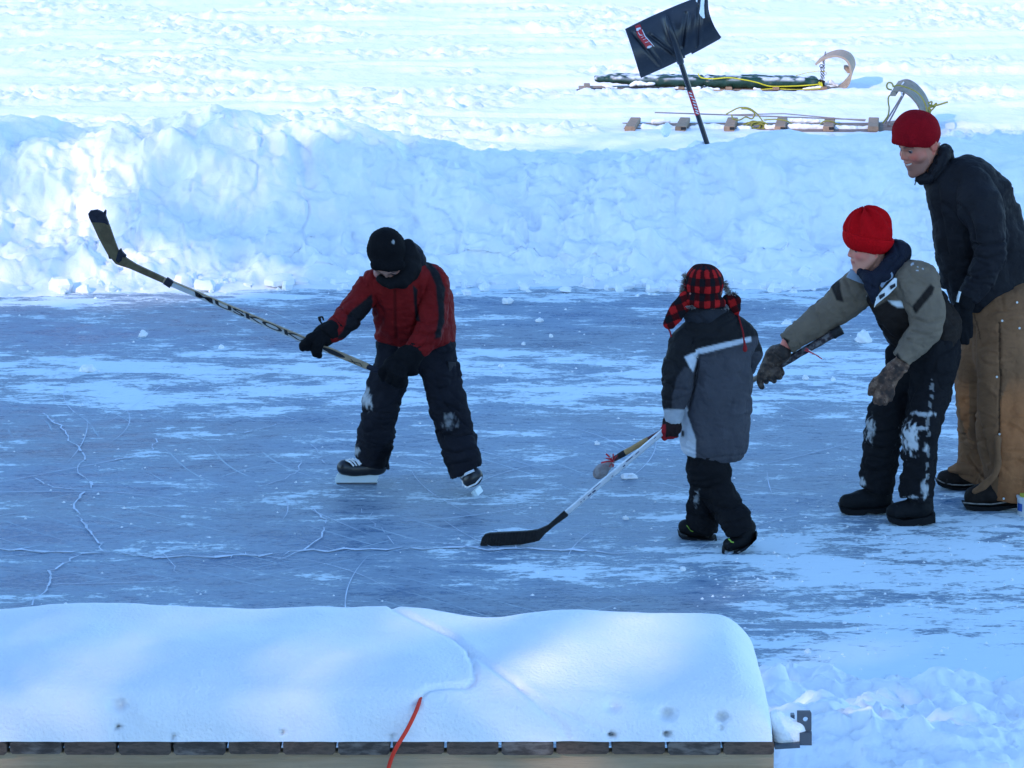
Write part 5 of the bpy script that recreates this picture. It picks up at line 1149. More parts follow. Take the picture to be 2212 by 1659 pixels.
fb.part('sock_tip', [fb.ch([(800, 1115, 0, 16), (772, 1138, 0, 26), (742, 1165, 0, 36), (722, 1186, 0, 30)], k=.01)], .004, M['sock'], (0, 0, 0), k=.01, fold=[(30, 30, 30, .006, 3)])
M['redwhite'] = mat('red_white_ribbon', (.5, .03, .04), .7, .3); M['whiterib'] = mat('white_ribbon', (.6, .6, .62), .7, .3)
def ribbon(name, segs, mt):
    m = MB()
    for (x0, y0, x1, y1, w0) in segs:
        a, b = fb.p(x0, y0, -22), fb.p(x1, y1, -34); mdl = (a + b) / 2 + np.array([0, -.012, .006]); m.bar(a, mdl, .002, w0 / fb.S, up=(.7, 0, .7)); m.bar(mdl, b, .002, w0 / fb.S, up=(.7, 0, .7))
    m.build(name, M[mt], st)
ribbon('ribbon', [(800, 1125, 762, 1082, 9), (800, 1122, 736, 1130, 8), (800, 1120, 800, 1082, 7), (798, 1130, 800, 1152, 8), (795, 1120, 760, 1105, 6), (800, 1120, 822, 1090, 6), (795, 1135, 780, 1150, 7)], 'redwhite')
ribbon('ribbon', [(796, 1118, 770, 1090, 5), (796, 1122, 745, 1118, 5), (800, 1120, 785, 1078, 5), (796, 1130, 808, 1145, 5)], 'whiterib')
f2 = f
def rib2(name, segs, mt):
    m = MB()
    for (x0, y0, x1, y1, w0) in segs:
        m.bar(f2.p(x0, y0, wst - 20), f2.p(x1, y1, wst - 45), .002, w0 / f2.S, up=(.5, 0, .8))
    m.build(name, M[mt], st)
rib2('ribbon', [(330, 742, 410, 795, 5), (325, 752, 395, 782, 4)], 'redwhite'); rib2('ribbon', [(335, 745, 392, 778, 4)], 'whiterib')

# ================================================================ PERSON 4: man
Y0 = G(*q('c', 1240, 1500))[1] + .05; f = Fig('c', Y0, (1240, 800)); g = Fig('m', Y0, (900, 800))
root = thing('person', f.p(1250, 1500, 0) * np.array([1, 1, 0]), 'smiling man in red knit hat, black quilted jacket and brown canvas work trousers, bending forward', 'person'); f.root = root; g.root = root
jb = [g.ch([(830, 700, 0, 262), (900, 950, 30, 300), (965, 1250, 60, 312), (1010, 1400, 60, 300)], ws=.85), g.ch([(700, 560, 60, 130), (860, 620, 0, 190), (1020, 700, 40, 180)], k=.06), g.ch([(1120, 850, 120, 140), (1180, 1150, 120, 190)], k=.06)]
aN = [g.ch([(900, 640, -110, 160), (950, 760, -200, 160), (1010, 930, -270, 140), (1045, 1130, -320, 122), (960, 1310, -330, 100), (880, 1450, -330, 78)], k=.03)]
aF = [g.ch([(720, 700, 260, 120), (740, 1000, 300, 110), (730, 1250, 300, 90), (720, 1330, 290, 80)], k=.03)]
JB = np.array([.0105, .0100, .0125])
quilt = lambda V, N, X, Y: .0018 * np.sin(V[:, 2] * 60 + 2.5 * pn(V * 5))
fj = [(8, 8, 5, .016, 1), (22, 22, 14, .005, 5)]
g.part('jacket', jb, .0075, M['nylon'], JB, k=.05, cuts=[g.cut((620, 1560), (900, 1535)), g.cut((900, 1540), (1300, 1430))], fold=fj, disp=quilt, creases=[([(650, 620), (680, 900), (720, 1150)], 12, .008), ([(690, 760), (800, 860)], 14, .008), ([(860, 1000), (900, 1200), (870, 1400)], 20, .012), ([(1130, 800), (1180, 1000), (1170, 1200)], 16, .010), ([(1050, 1430), (1250, 1370)], 10, .006)])
g.part('sleeve', aN, .0065, M['nylon'], JB * 1.15, k=.02, cuts=[cutdir(g, (868, 1462, -330), (960, 1310, -330))], fold=fj, disp=quilt, creases=[([(880, 1060), (980, 1080), (1150, 1040)], 12, .012), ([(900, 1150), (1010, 1170), (1140, 1130)], 10, .009), ([(860, 1290), (950, 1330), (1050, 1310)], 10, .010), ([(800, 760), (900, 900), (920, 1040)], 12, .010), ([(850, 1380), (930, 1420)], 8, .006)])
g.part('sleeve', aF, .009, M['nylon'], JB, k=.02, fold=fj, disp=quilt)
g.part('collar', [g.ch([(520, 585, -40, 34), (600, 570, -90, 44), (660, 470, -90, 56), (690, 390, -40, 56), (700, 370, 60, 50)], k=.03), g.ch([(600, 560, 40, 80), (690, 450, 60, 90)], k=.03), g.ch([(720, 380, -20, 30), (745, 385, -20, 18)], k=.02)], .0055, M['nylon'], JB * 1.1, k=.03, fold=[(22, 22, 22, .006, 6)], creases=[([(640, 350), (620, 460), (560, 570)], 9, .008), ([(700, 400), (670, 520), (620, 600)], 9, .008)])
m = MB(); m.tube([g.p(482, 588, -60), g.p(484, 606, -62), g.p(478, 628, -64)], .0025, 6); m.build('zip_pull', M['rubber'], root)
wl, wr = f.gw(1080, 1420), f.gw(1240, 1518)
tp = [f.ch([(1250, 620, 60, 130), (1190, 800, 60, 125), (1165, 1000, 80, 112), (1165, 1200, wl, 100), (1150, 1290, wl, 92), (1125, 1370, wl, 84)], k=.008, cuts=[f.cut((960, 1310), (1200, 1410), wl)]),
      f.ch([(1310, 600, -40, 165), (1300, 800, -70, 160), (1290, 1000, -70, 142), (1300, 1200, wr, 134), (1330, 1350, wr + 10, 128), (1345, 1440, wr + 10, 120)], k=.008, cuts=[f.cut((1180, 1468), (1500, 1486), wr)]), f.ch([(1260, 560, 20, 150), (1360, 560, 20, 150)], k=.03)]
BR, BR_SUN = np.array([.195, .094, .046]), np.array([.33, .125, .048])
def paint(V, N, X, Y):
    c = np.tile(BR, (len(V), 1)); n = .5 + .5 * fbm(V * 4, 2)
    zone = (X > np.interp(Y, [860, 1000, 1160, 1370, 1500], [1330, 1275, 1268, 1258, 1255])) & (Y > 860) | inpoly(X, Y, [(1040, 900), (1110, 860), (1120, 1100), (1110, 1200), (1090, 1120)])
    a = (zone * np.clip(.55 + .5 * n, 0, 1) * sst(850, 1000, Y))[:, None]; c = c * (1 - a) + BR_SUN * a  # orange sunlight on the lower trousers, painted into the canvas colour
    c[(dline(X, Y, [(1268, 620), (1272, 880), (1264, 1160), (1254, 1370)]) < 4) & (N[:, 1] < 0)] *= .35
    c[(dline(X, Y, [(1150, 560), (1170, 640), (1180, 700)]) < 3)] *= .5
    return c
f.part('trousers', tp, .0065, M['duck'], paint, k=.012, fold=[(7, 7, 3, .022, 4), (16, 16, 8, .008, 2), (30, 30, 14, .003, 5)], creases=[([(1150, 640), (1150, 900), (1165, 1100), (1200, 1300)], 10, .016), ([(1268, 620), (1272, 880), (1264, 1160), (1254, 1370)], 6, .008), ([(1090, 1170), (1140, 1200), (1190, 1185)], 9, .010), ([(1170, 1130), (1230, 1120)], 8, .008), ([(1180, 740), (1260, 700)], 10, .008), ([(1110, 1270), (1160, 1330), (1210, 1400)], 7, .008), ([(1290, 1330), (1388, 1290)], 10, .008), ([(1280, 500), (1290, 560), (1390, 580)], 8, .006)])
M['snap'] = mat('metal_snap', (.6, .6, .58), .3, .5, metal=.6)
m = MB()
for (x, y) in [(1355, 521), (1283, 610), (1367, 646), (1257, 882), (1270, 1160), (1290, 1472)]:
    c = f.at(x, y, .002); m.tube([c + np.array([0, .006, 0]), c], .0048, 8)
m.build('snap', M['snap'], root, smooth=True)
# open flap of the trouser leg over the boot
f.part('trouser_flap', [f.ch([(1262, 1180, wr - 125, 16), (1262, 1300, wr - 125, 16), (1245, 1360, wr - 120, 17), (1190, 1410, wr - 100, 20), (1150, 1435, wr - 80, 14)], k=.01)], .005, M['duck'], BR, k=.02, fold=[(20, 20, 20, .005, 1)])
f.part('trouser_flap', [f.ch([(1130, 1330, wl - 50, 40), (1070, 1325, wl - 45, 30), (1030, 1330, wl - 30, 14)], k=.02, cuts=[f.cut((1000, 1330), (1200, 1420), wl)])], .005, M['duck'], BR * 1.05, k=.02, fold=[(20, 20, 20, .005, 1)])
M['bootbrown'] = mat('dark_brown_boot', (.016, .011, .009), .75, .15, var=.35, vs=25, bump=.4, dust=.08); M['welt'] = mat('boot_welt', (.20, .18, .16), .7, .3, var=.5, vs=80)
boot(f, [(1005, 1376, wl - 15, 42), (1060, 1366, wl, 50), (1150, 1362, wl + 5, 56), (1165, 1340, wl + 5, 58)], [f.cut((950, 1390), (1040, 1412), wl), f.cut((1040, 1412), (1250, 1402), wl)], None, mt='bootbrown')
boot(f, [(1145, 1460, wr - 15, 46), (1200, 1445, wr, 56), (1300, 1445, wr + 5, 66), (1310, 1400, wr + 5, 60)], [f.cut((1080, 1504), (1400, 1498), wr)], None, mt='bootbrown')
m = MB(); m.prism(fp([(960, 1376), (985, 1392), (1040, 1406), (1100, 1408), (1200, 1398), (1200, 1412), (1120, 1422), (1050, 1420), (990, 1406), (964, 1392)], wl) if 0 else [f.p(x, y, wl) for x, y in [(960, 1376), (985, 1392), (1040, 1406), (1100, 1408), (1200, 1398), (1200, 1412), (1120, 1422), (1050, 1420), (990, 1406), (964, 1392)]], (0, 1, 0), .10, .02); m.build('boot_sole', M['rubber'], root)
m = MB(); m.prism([f.p(x, y, wr) for x, y in [(1090, 1492), (1100, 1510), (1160, 1522), (1240, 1522), (1310, 1508), (1400, 1492), (1400, 1478), (1300, 1492), (1200, 1500)]], (0, 1, 0), .105, .02); m.build('boot_sole', M['rubber'], root)
m = MB(); m.tube([f.p(x, y, wr - 55) for x, y in [(1093, 1491), (1160, 1497), (1230, 1499), (1290, 1490), (1340, 1478)]], .0035, 6); m.tube([f.p(x, y, wl - 52) for x, y in [(962, 1375), (990, 1392), (1040, 1404), (1100, 1406), (1160, 1400)]], .0035, 6); m.build('welt', M['welt'], root, smooth=True)
gm = [g.ch([(862, 1455, -330, 70), (842, 1500, -335, 72)], k=.01), g.ch([(838, 1520, -338, 68), (830, 1600, -342, 70)], ws=.6, k=.01)]
gm += fingers(g, [[(790, 1590, -350, 27), (782, 1680, -370, 26), (800, 1740, -372, 22)], [(820, 1620, -352, 27), (816, 1720, -376, 25), (832, 1790, -380, 22)], [(850, 1620, -352, 27), (852, 1715, -374, 25), (862, 1790, -378, 22)], [(880, 1600, -350, 25), (886, 1680, -366, 24), (890, 1740, -366, 20)], [(800, 1500, -360, 27), (775, 1560, -385, 25), (778, 1620, -392, 22)]], 26, .006)
g.part('glove', gm, .0048, M['cloth'], BLK * .8, k=.015, fold=[(30, 30, 30, .004, 3)])
m = MB(); m.tube([g.p(812, 1412, -400), g.p(800, 1450, -405), g.p(792, 1490, -408)], .006, 8); m.build('glove_cuff', M['whitetrim'], root, smooth=True)
# head
hs = .252; hc = g.p(520, 322, -10); B = frame(62, 20, 0); 
MR = np.array([.24, .005, .010])
mb = [g.cut((300, 322), (540, 330)), g.cut((500, 326), (690, 348))]
hg, hsb, T = head(hc, hs, B, neck=g.p(660, 520, 20), smile=True, cap=[g.el((492, 240, -10), (180, 185, 152), 6, cuts=mb)], brim=mb)
g.part('hat', [g.el((492, 240, -10), (180, 185, 152), 6, cuts=[g.cut((300, 322), (540, 330)), g.cut((500, 326), (690, 348))]), g.el((500, 180, -10), (130, 150, 95), 0), g.ch([(352, 310, -60, 38), (450, 300, -165, 26)], k=.03)], .0042, M['knit'], MR, k=.03, fold=[(14, 14, 14, .004, 2)], cuts=[g.cut((300, 330), (540, 332)), g.cut((500, 332), (690, 350))],
       disp=lambda V, N, X, Y: .0005 * np.sin(np.arctan2(*((V - hc) @ B)[:, 1::-1].T) * 46))
m = MB(); m.prism([g.p(*a, -120) for a in [(313, 272), (330, 255), (332, 300), (318, 310)]], (.6, .8, 0), .01)
g.part('body', shrink(jb + aN + aF) + shrink(gm) + shrink(tp) + shrink([f.ch([(1130, 1340, wl, 60), (1060, 1380, wl, 34)]), f.ch([(1310, 1420, wr, 60), (1170, 1465, wr, 40)])]) + hg, .011, M['skin'],
       face_paint(hc, hs, B, (.42, .170, .108), (.58, .105, .065), (.32, .08, .06), stub=(.22, .115, .085), smile=True), k=.008, subs=hsb, axes=body_axes(0, vf=.003, vc=.012, box=(hc - .16, hc + .16)))
eyes(T, hs, B, root)
M['teeth'] = mat('teeth', (.62, .60, .55), .3, .5)
m = MB(); m.tube([T(x, y - .006, z) for x, y, z in [(-.11, .298, -.198), (-.06, .345, -.222), (0, .362, -.228), (.06, .345, -.222), (.11, .298, -.198)]], .024 * hs, 8); m.build('teeth', M['teeth'], root, smooth=True)
# small white tub beside his boot
cx_, cy_ = 2222, 1112; b = G(cx_, cy_); s_ = F / (b[1] * cT + H * sT); r_ = 26 / s_
cup = thing('tub', b, 'small white plastic tub with a blue label standing beside the brown boot', 'tub')
M['plastic'] = mat('white_plastic', (.62, .64, .66), .4, .5); M['bluelabel'] = mat('blue_label', (.03, .10, .38), .4, .4); M['yellowstuff'] = mat('yellow_contents', (.5, .48, .06), .7, .3)
m = MB(); hgt = 42 / s_
m.tube([b + np.array([0, 0, z]) for z in (0, hgt * .9, hgt * .92, hgt)], [r_ * .92, r_, r_ * 1.06, r_ * 1.06], 28); m.build('container', M['plastic'], cup, smooth=True)
m = MB()
def arc(m, a0, a1, z0, z1, rr0):
    n = 8; V = []
    for k in range(n + 1):
        a = a0 + (a1 - a0) * k / n
        for rr__, z in ((rr0, z0), (rr0, z1)): V.append(b + np.array([math.cos(a) * rr__, math.sin(a) * rr__, z]))
    m.add(V, [(2 * k, 2 * k + 2, 2 * k + 3, 2 * k + 1) for k in range(n)])
arc(m, R(195), R(228), hgt * .28, hgt * .68, r_ * 1.01); m.build('label', M['bluelabel'], cup)
m = MB(); m.tube([b + np.array([0, 0, hgt]), b + np.array([0, 0, hgt + .008])], r_ * .8, 20); m.build('contents', M['yellowstuff'], cup)
# ================================================================ SHOVEL stuck in the bank, upside down
YS = 20.30; fv = Fig('v', YS, (1000, 700)); S_px = fv.S
M['shovel'] = mat('black_plastic', (.014, .017, .026), .32, .5, var=.25, vs=12, bump=.15, bs=30, dust=.05); M['sticker'] = mat('red_sticker', (.42, .02, .025), .4, .4, var=.25, vs=60); M['stickerw'] = mat('white_print', (.62, .64, .68), .5, .3)
shv = thing('snow_shovel', P(1536, 320, YS), 'black plastic snow shovel standing blade-up in the snow bank, red sticker on blade', 'snow shovel')
# blade: bilinear sheet between traced corners, scooped along its length
Lc, Rc = np.array([[93, 535], [185, 800], [280, 1100], [385, 1440]], float), np.array([[1620, -120], [1640, 200], [1740, 480], [1880, 700]], float)
def edge(pts, t):
    pts = np.array(pts, float); u = t * (len(pts) - 1); i = np.clip(np.floor(u).astype(int), 0, len(pts) - 2); w_ = (u - i)[..., None]
    p0 = pts[np.maximum(i - 1, 0)]; p1 = pts[i]; p2 = pts[i + 1]; p3 = pts[np.minimum(i + 2, len(pts) - 1)]
    return .5 * (2 * p1 + (p2 - p0) * w_ + (2 * p0 - 5 * p1 + 4 * p2 - p3) * w_ ** 2 + (3 * p1 - p0 - 3 * p2 + p3) * w_ ** 3)
nu, nv = 90, 60; U, Vv = np.meshgrid(np.linspace(0, 1, nu), np.linspace(0, 1, nv), indexing='ij')
Lp, Rp = edge(Lc, Vv), edge(Rc, Vv); XY = Lp * (1 - U[..., None]) + Rp * U[..., None]
XY[..., 1] += -60 * 4 * U * (1 - U) * (1 - Vv) * .55 - 0
# bottom edge is slightly bowed and has the socket notch
XY[..., 1] += 30 * np.sin(U * math.pi) * Vv ** 3
dep = -.11 * np.sin(Vv * math.pi * .75 + .2) - .04 * (2 * U - 1) ** 2
rib = 0 * U
def ribl(a, b, wd, am):
    global rib
    d = dline(XY[..., 0], XY[..., 1], [a, b]); rib = rib + am * np.exp(-(d / wd) ** 2)
for (a, b, am) in [((230, 600), (720, 1190), .012), ((540, 640), (1000, 1000), .012), ((1220, 260), (1140, 850), .012), ((1450, 130), (1410, 850), .012), ((840, 330), (1080, 1080), -.022)]:
    ribl(a, b, 32 if am > 0 else 52, am); ribl((a[0] + 60, a[1]), (b[0] + 55, b[1] - 20), 22, -am * .6) if am > 0 else None
front = np.array([[P(*q('v', XY[i, j, 0], XY[i, j, 1]), YS + dep[i, j] + rib[i, j]) for j in range(nv)] for i in range(nu)])
back = front + np.array([0, .006, 0])
# corner rounding at the lower right: pull corner in
V = np.concatenate([front.reshape(-1, 3), back.reshape(-1, 3)]); n0 = nu * nv; fc = []
keep = ~(((U - 1) / .075) ** 2 + ((Vv - 1) / .11) ** 2 < 0)
for i in range(nu - 1):
    for j in range(nv - 1):
        a = i * nv + j
        u_, v_ = U[i, j], Vv[i, j]
        if u_ > .935 and v_ > .90 and ((u_ - .935) / .065) ** 2 + ((v_ - .90) / .10) ** 2 > 1.0: continue
        if v_ > .945 and .545 < u_ < .62: continue
        fc.append((a, a + nv, a + nv + 1, a + 1)); fc.append((n0 + a, n0 + a + 1, n0 + a + nv + 1, n0 + a + nv))
rim = [(i, 0) for i in range(nu)] ; 
for (r0, r1) in [([(i, 0) for i in range(nu)], 0), ([(i, nv - 1) for i in range(int(nu * .93))], 1), ([(0, j) for j in range(nv)], 1), ([(nu - 1, j) for j in range(int(nv * .9))], 0)]:
    for (i1, j1), (i2, j2) in zip(r0[:-1], r0[1:]):
        if j1 == nv - 1 and .54 < i1 / nu < .63: continue
        a, b_ = i1 * nv + j1, i2 * nv + j2; fc.append((a, b_, n0 + b_, n0 + a))
bl = mesh('blade', V, np.array(fc), M['shovel'], shv, smooth=True)
bl.data.polygons.foreach_set('use_smooth', [True] * len(bl.data.polygons))
m = MB(); m.tube(spline([P(*q('v', *a), YS + d) for a, d in [((850, 300), -.10), ((900, 480), -.145), ((1000, 760), -.14), ((1090, 1060), -.10), ((1115, 1140), -.07)]], 4), np.interp(np.linspace(0, 1, 17), [0, .3, 1], [.006, .022, .024]), 12); m.build('socket', M['shovel'], shv, smooth=True)
hA, hB = P(*q('v', 1108, 1120), YS - .06), P(1552, 385, YS)
m = MB(); m.tube([hA, hB], .0165, 16); hd = m.build('handle', M['shovel'], shv, smooth=True)
m = MB(); m.tube([hA + (hB - hA) * .25, hA + (hB - hA) * .455], .0172, 16); hw = m.build('sticker', M['sticker'], shv, smooth=True)
m = MB()
for t in (.27, .295, .32, .345, .37, .395, .42, .44):
    c = hA + (hB - hA) * t; d = (hB - hA) / np.linalg.norm(hB - hA); o_ = np.array([rnd.uniform(-.004, .004), -.0175, 0]); m.bar(c + o_ - d * .004 + np.array([-.008, 0, 0]), c + o_ + d * .005 + np.array([.008, 0, 0]), .001, .007, up=(0, 0, 1))
m.build('print', M['stickerw'], shv)
def surf(x, y):
    d = np.hypot(XY[..., 0] - x, XY[..., 1] - y); i = np.unravel_index(d.argmin(), d.shape); return P(*q('v', x, y), YS + dep[i] + min(0, rib[i]) - .007)
st_poly = [(280, 480), (370, 440), (400, 540), (450, 640), (520, 740), (600, 830), (560, 885), (480, 895), (450, 830), (370, 730), (300, 640)]
def stk(pl_, mt, name, lift=0):
    m = MB(); V = [surf(*p) - np.array([0, lift, 0]) for p in pl_]; n = len(V); V2 = [v - np.array([0, .003, 0]) for v in V]; m.add(V + V2, [tuple(range(n)), tuple(range(n, 2 * n))[::-1]] + [(k, (k + 1) % n, n + (k + 1) % n, n + k) for k in range(n)]); m.build(name, M[mt], shv)
for k in range(5):     # sticker as a chain of patches following the scoop
    pts = [((280, 480), (370, 440)), ((300, 570), (408, 548)), ((318, 650), (450, 640)), ((385, 745), (520, 740)), ((450, 830), (595, 825)), ((485, 893), (600, 850))]
    a, b_ = pts[k], pts[k + 1]; stk([a[0], a[1], b_[1], b_[0]], 'sticker', 'sticker')
stk([(497, 862), (540, 838), (592, 840), (585, 860), (540, 888), (500, 888)], 'stickerw', 'print', .004)
stk([(300, 520), (375, 500), (385, 535), (345, 545), (340, 575), (300, 560)], 'stickerw', 'print', .004)
stk([(400, 540), (415, 545), (470, 660), (635, 850), (625, 855), (455, 670)], 'stickerw', 'print', .005)
for (a, b_) in [((330, 600), (375, 640)), ((360, 650), (420, 640)), ((390, 700), (440, 665)), ((420, 740), (490, 700)), ((460, 790), (530, 760))]:
    stk([a, (a[0] + 8, a[1] - 12), b_, (b_[0] - 8, b_[1] + 12)], 'stickerw', 'print', .004)
M['snowpatch'] = M['snow_soft']
def patch(pl_, name='snow_patch'):
    stk(pl_, 'snowpatch', name, .003)
patch([(1490, -20), (1560, -20), (1550, 100), (1555, 240), (1565, 330), (1530, 335), (1480, 280), (1460, 240), (1480, 120)])
patch([(1395, -10), (1430, -10), (1425, 45), (1405, 30)])
# ================================================================ SLEDS (toboggans)
M['lath'] = mat('sled_wood', (.40, .30, .22), .7, .3, var=.25, vs=14, bump=.2, col2=(.30, .21, .15)); M['lathg'] = mat('grey_sled_wood', (.22, .195, .155), .75, .3, var=.3, vs=20); M['redlath'] = mat('reddish_sled_wood', (.24, .17, .14), .75, .3, var=.25, vs=14)
M['slat'] = mat('cross_slat', (.30, .19, .12), .7, .3, var=.25, vs=30); M['cush'] = mat('dark_green_cover', (.012, .045, .028), .45, .4, var=.3, vs=12, bump=.5, bs=22); M['yel'] = mat('yellow_rope', (.62, .55, .03), .6, .3, var=.2, bump=.4, bs=150)
M['oliverope'] = mat('old_yellow_rope', (.26, .25, .06), .8, .2, var=.3, bump=.4, bs=150); M['grrope'] = mat('grey_rope', (.27, .25, .25), .8, .2, var=.2); M['chain'] = mat('dark_chain', (.03, .025, .025), .4, .5, metal=.5); M['blackrail'] = mat('dark_rail', (.02, .018, .018), .6, .3)
YT = G(1700, 188)[1]; fq = Fig('s', YT, (800, 450)); ft = Fig('t', YT, (500, 400))
sled = thing('toboggan', fq.p(800, 500, 0), 'farther wooden toboggan with tall round curl, carrying the dark green cushion', 'toboggan', 'toboggans')
def strip(name, path, wy, th, mt, par, slats=5, gap=.004, wvec=None, i0=10 ** 6):
    """bent board: path of (x, z) points, width wy in depth, split in laths by grooves"""
    path = [np.array(p) for p in path]; V = []; n = len(path); fc = []
    for k in range(slats):
        y0 = -wy / 2 + wy * k / slats + gap / 2; y1 = -wy / 2 + wy * (k + 1) / slats - gap / 2; base = len(V)
        for i, p in enumerate(path):
            t = path[min(i + 1, n - 1)] - path[max(i - 1, 0)]; t = t / np.linalg.norm(t); nn = np.array([-t[2], 0, t[0]])
            k2 = 0 if wvec is None else sst(i0, i0 + 14, float(i)); wd_ = np.array([0, 1., 0]) * (1 - k2) + (np.array(wvec) if wvec is not None else 0) * k2
            for (yy_, s_) in ((y0, 0), (y1, 0), (y1, 1), (y0, 1)): V.append(p + wd_ * yy_ + nn * th * (s_ - .5))
        for i in range(n - 1):
            for c in range(4): a = base + i * 4; fc.append((a + c, a + (c + 1) % 4, a + 4 + (c + 1) % 4, a + 4 + c))
        fc.append((base, base + 3, base + 2, base + 1)); e = base + (n - 1) * 4; fc.append((e, e + 1, e + 2, e + 3))
    m = MB(); m.add(V, fc); return m.build(name, M[mt], par, smooth=True)
gx = lambda x, y=0: fq.p(x, 500, 0)
zq = .02
flat = [fq.p(x, 497, 0) for x in np.linspace(50, 1460, 12)]
curlp = [(470, 640), (560, 620), (640, 570), (700, 490), (742, 390), (750, 310), (730, 230), (680, 165), (600, 128), (520, 120), (430, 140), (350, 175), (255, 240)]
curl = spline([ft.p(*p, 0) for p in curlp], 4)
wT = .30
base_path = flat + [ft.p(380, 640, 0)] + curl
strip('board', base_path, wT, .018, 'lath', sled, 5, wvec=(.24, 1.05, .06), i0=len(flat) + 8)
m = MB()
for x in (97, 365, 620, 885, 1147, 1415): m.bar(fq.p(x, 486, 0) + np.array([0, -wT / 2 - .005, .0]), fq.p(x, 486, 0) + np.array([0, wT / 2 + .005, .0]), .055, .03)
m.bar(ft.p(680, 345, 0) + np.array([0, -wT / 2, 0]), ft.p(680, 345, 0) + np.array([0, wT / 2, 0]), .04, .04); m.build('cross_slat', M['slat'], sled)
m = MB()
for (x0, x1, y0, y1) in [(35, 165, 492, 484), (165, 300, 485, 490), (300, 470, 482, 468), (330, 740, 490, 500), (470, 730, 492, 494), (870, 1010, 497, 500), (1030, 1290, 500, 494), (1300, 1480, 503, 503)]:
    m.bar(fq.p(x0, y0, 0) + np.array([0, -wT / 2 - .02, 0]), fq.p(x1, y1, 0) + np.array([0, -wT / 2 - .02, 0]), .02, .014)
m.build('hand_rail', M['blackrail'], sled)
m = MB(); a = ft.p(300, 235, -30); e_ = ft.p(390, 130, 60); m.tube([ft.p(305, 225, 0) + np.array([0, -wT / 2, 0]), ft.p(385, 122, 0) + np.array([.0, wT / 2 - .02, 0])], .006, 6); m.build('curl_lashing', M['grrope'], sled)
def chain(name, a, b, n, par):
    m = MB(); a, b = np.array(a), np.array(b); d = (b - a) / n
    for i in range(n):
        c = a + d * (i + .5); u = d / np.linalg.norm(d); s_ = np.array([1., 0, 0]) if i % 2 else np.array([0, 1., 0]); L_ = np.linalg.norm(d) * .68; W_ = .008
        m.tube([c + u * math.sin(t) * L_ + s_ * math.cos(t) * W_ for t in np.linspace(0, 2 * math.pi, 11)], .0028, 5, cap=False)
    m.build(name, M['chain'], par, smooth=True)
chain('chain', ft.p(290, 290, 0) + np.array([0, -.1, 0]), ft.p(296, 500, 0) + np.array([0, -.1, 0]), 9, sled); chain('chain', ft.p(360, 215, 0) + np.array([0, .1, 0]), ft.p(350, 500, 0) + np.array([0, .1, 0]), 12, sled)
m = MB(); c = ft.p(291, 283, 0) + np.array([0, -.1, 0]); m.tube([c + np.array([math.cos(t) * .014, 0, math.sin(t) * .014]) for t in np.linspace(0, 2 * math.pi, 15)], .0035, 6, cap=False); m.build('ring', M['chain'], sled, smooth=True)
def cpaint(V, N, X, Y): return np.tile([.5] * 3, (len(V), 1))
cu = thing('cushion', fq.p(800, 480, 0), 'long dark green toboggan cushion dusted with snow, lashed with yellow rope', 'cushion')
fq.root = cu
def cgr(pts): return fq.ch(pts, ws=1.0, k=.008)
M['cushv'] = mat('dark_green_vinyl', attr=True, rough=.4, spec=.5, var=.25, vs=14, bump=.5, bs=20)
def cpaint(V, N, X, Y):
    c = np.tile([.010, .040, .026], (len(V), 1)); n = fbm(V * np.array([9, 14, 14]), 3); up = sst(.2, .8, N[:, 2])
    a = (np.clip(sst(.05, .4, n) * up * .8 + sst(620, 150, X) * sst(-.3, .3, n) * .7 * sst(-.2, .6, N[:, 2]), 0, .9))[:, None]; return c * (1 - a) + np.array([.7, .73, .78]) * a
wd = .085
g2 = []
for dy in (-.07, .0, .07):
    g2.append(ch([(fq.p(x, y, 0) + np.array([0, dy, 0]), r / fq.S) for x, y, r in [(150, 440, 12), (260, 438, 22), (420, 446, 30), (600, 452, 32), (730, 452, 30)]], k=.01)); g2.append(ch([(fq.p(x, y, 0) + np.array([0, dy, 0]), r / fq.S) for x, y, r in [(775, 455, 29), (950, 456, 32), (1150, 458, 32), (1370, 458, 26)]], k=.01))
fq.part('cover', g2, .009, M['cushv'], cpaint, k=.012, fold=[(9, 9, 9, .012, 3), (24, 24, 24, .005, 1)], parent=cu)
m = MB()
rp = lambda pts, w=-.13: spline([fq.p(x, y, 0) + np.array([0, w, 0]) for x, y in pts], 5)
m.tube(rp([(712, 400), (722, 418), (740, 428), (800, 432), (880, 426), (960, 436), (1040, 452), (1110, 473), (1200, 474), (1300, 470), (1395, 462)], -.125), .0058, 7)
m.tube(rp([(1060, 492), (1140, 486), (1260, 492), (1395, 486)], -.135), .005, 6); m.tube(rp([(1270, 432), (1330, 415), (1400, 405), (1440, 412), (1438, 430)], .10), .0035, 6)
m.tube(rp([(1388, 450), (1396, 470), (1385, 490), (1400, 495), (1405, 470), (1398, 452)], -.12), .009, 7); m.tube(rp([(1020, 425), (1050, 428), (1080, 430)], .0), .004, 6)
rp_ = thing('rope', fq.p(1100, 470, 0), 'bright yellow rope lashed along the dark green toboggan cushion', 'rope'); m.build('strand', M['yel'], rp_, smooth=True)
m = MB(); m.tube([fq.p(1412, 452, -20), fq.p(1405, 475, -30)], .03, 9); m.build('knot', M['blackrail'], sled, smooth=True)
def snowblob(name, pts, label, fg, dy=0., seed=1, par=None):
    gr_ = [ch([(fg.p(x, y, 0) + np.array([0, dy, 0]), r / fg.S) for x, y, r in pts], k=.02)]
    V, Q = sdf_mesh(gr_, .007, .02); N = vnormals(V, Q); V = V + N * (.010 * fbm(V * 16 + seed, 3))[:, None]
    o = mesh(name, V, Q, M['snow'], par, base=V.mean(0)); 
    return o
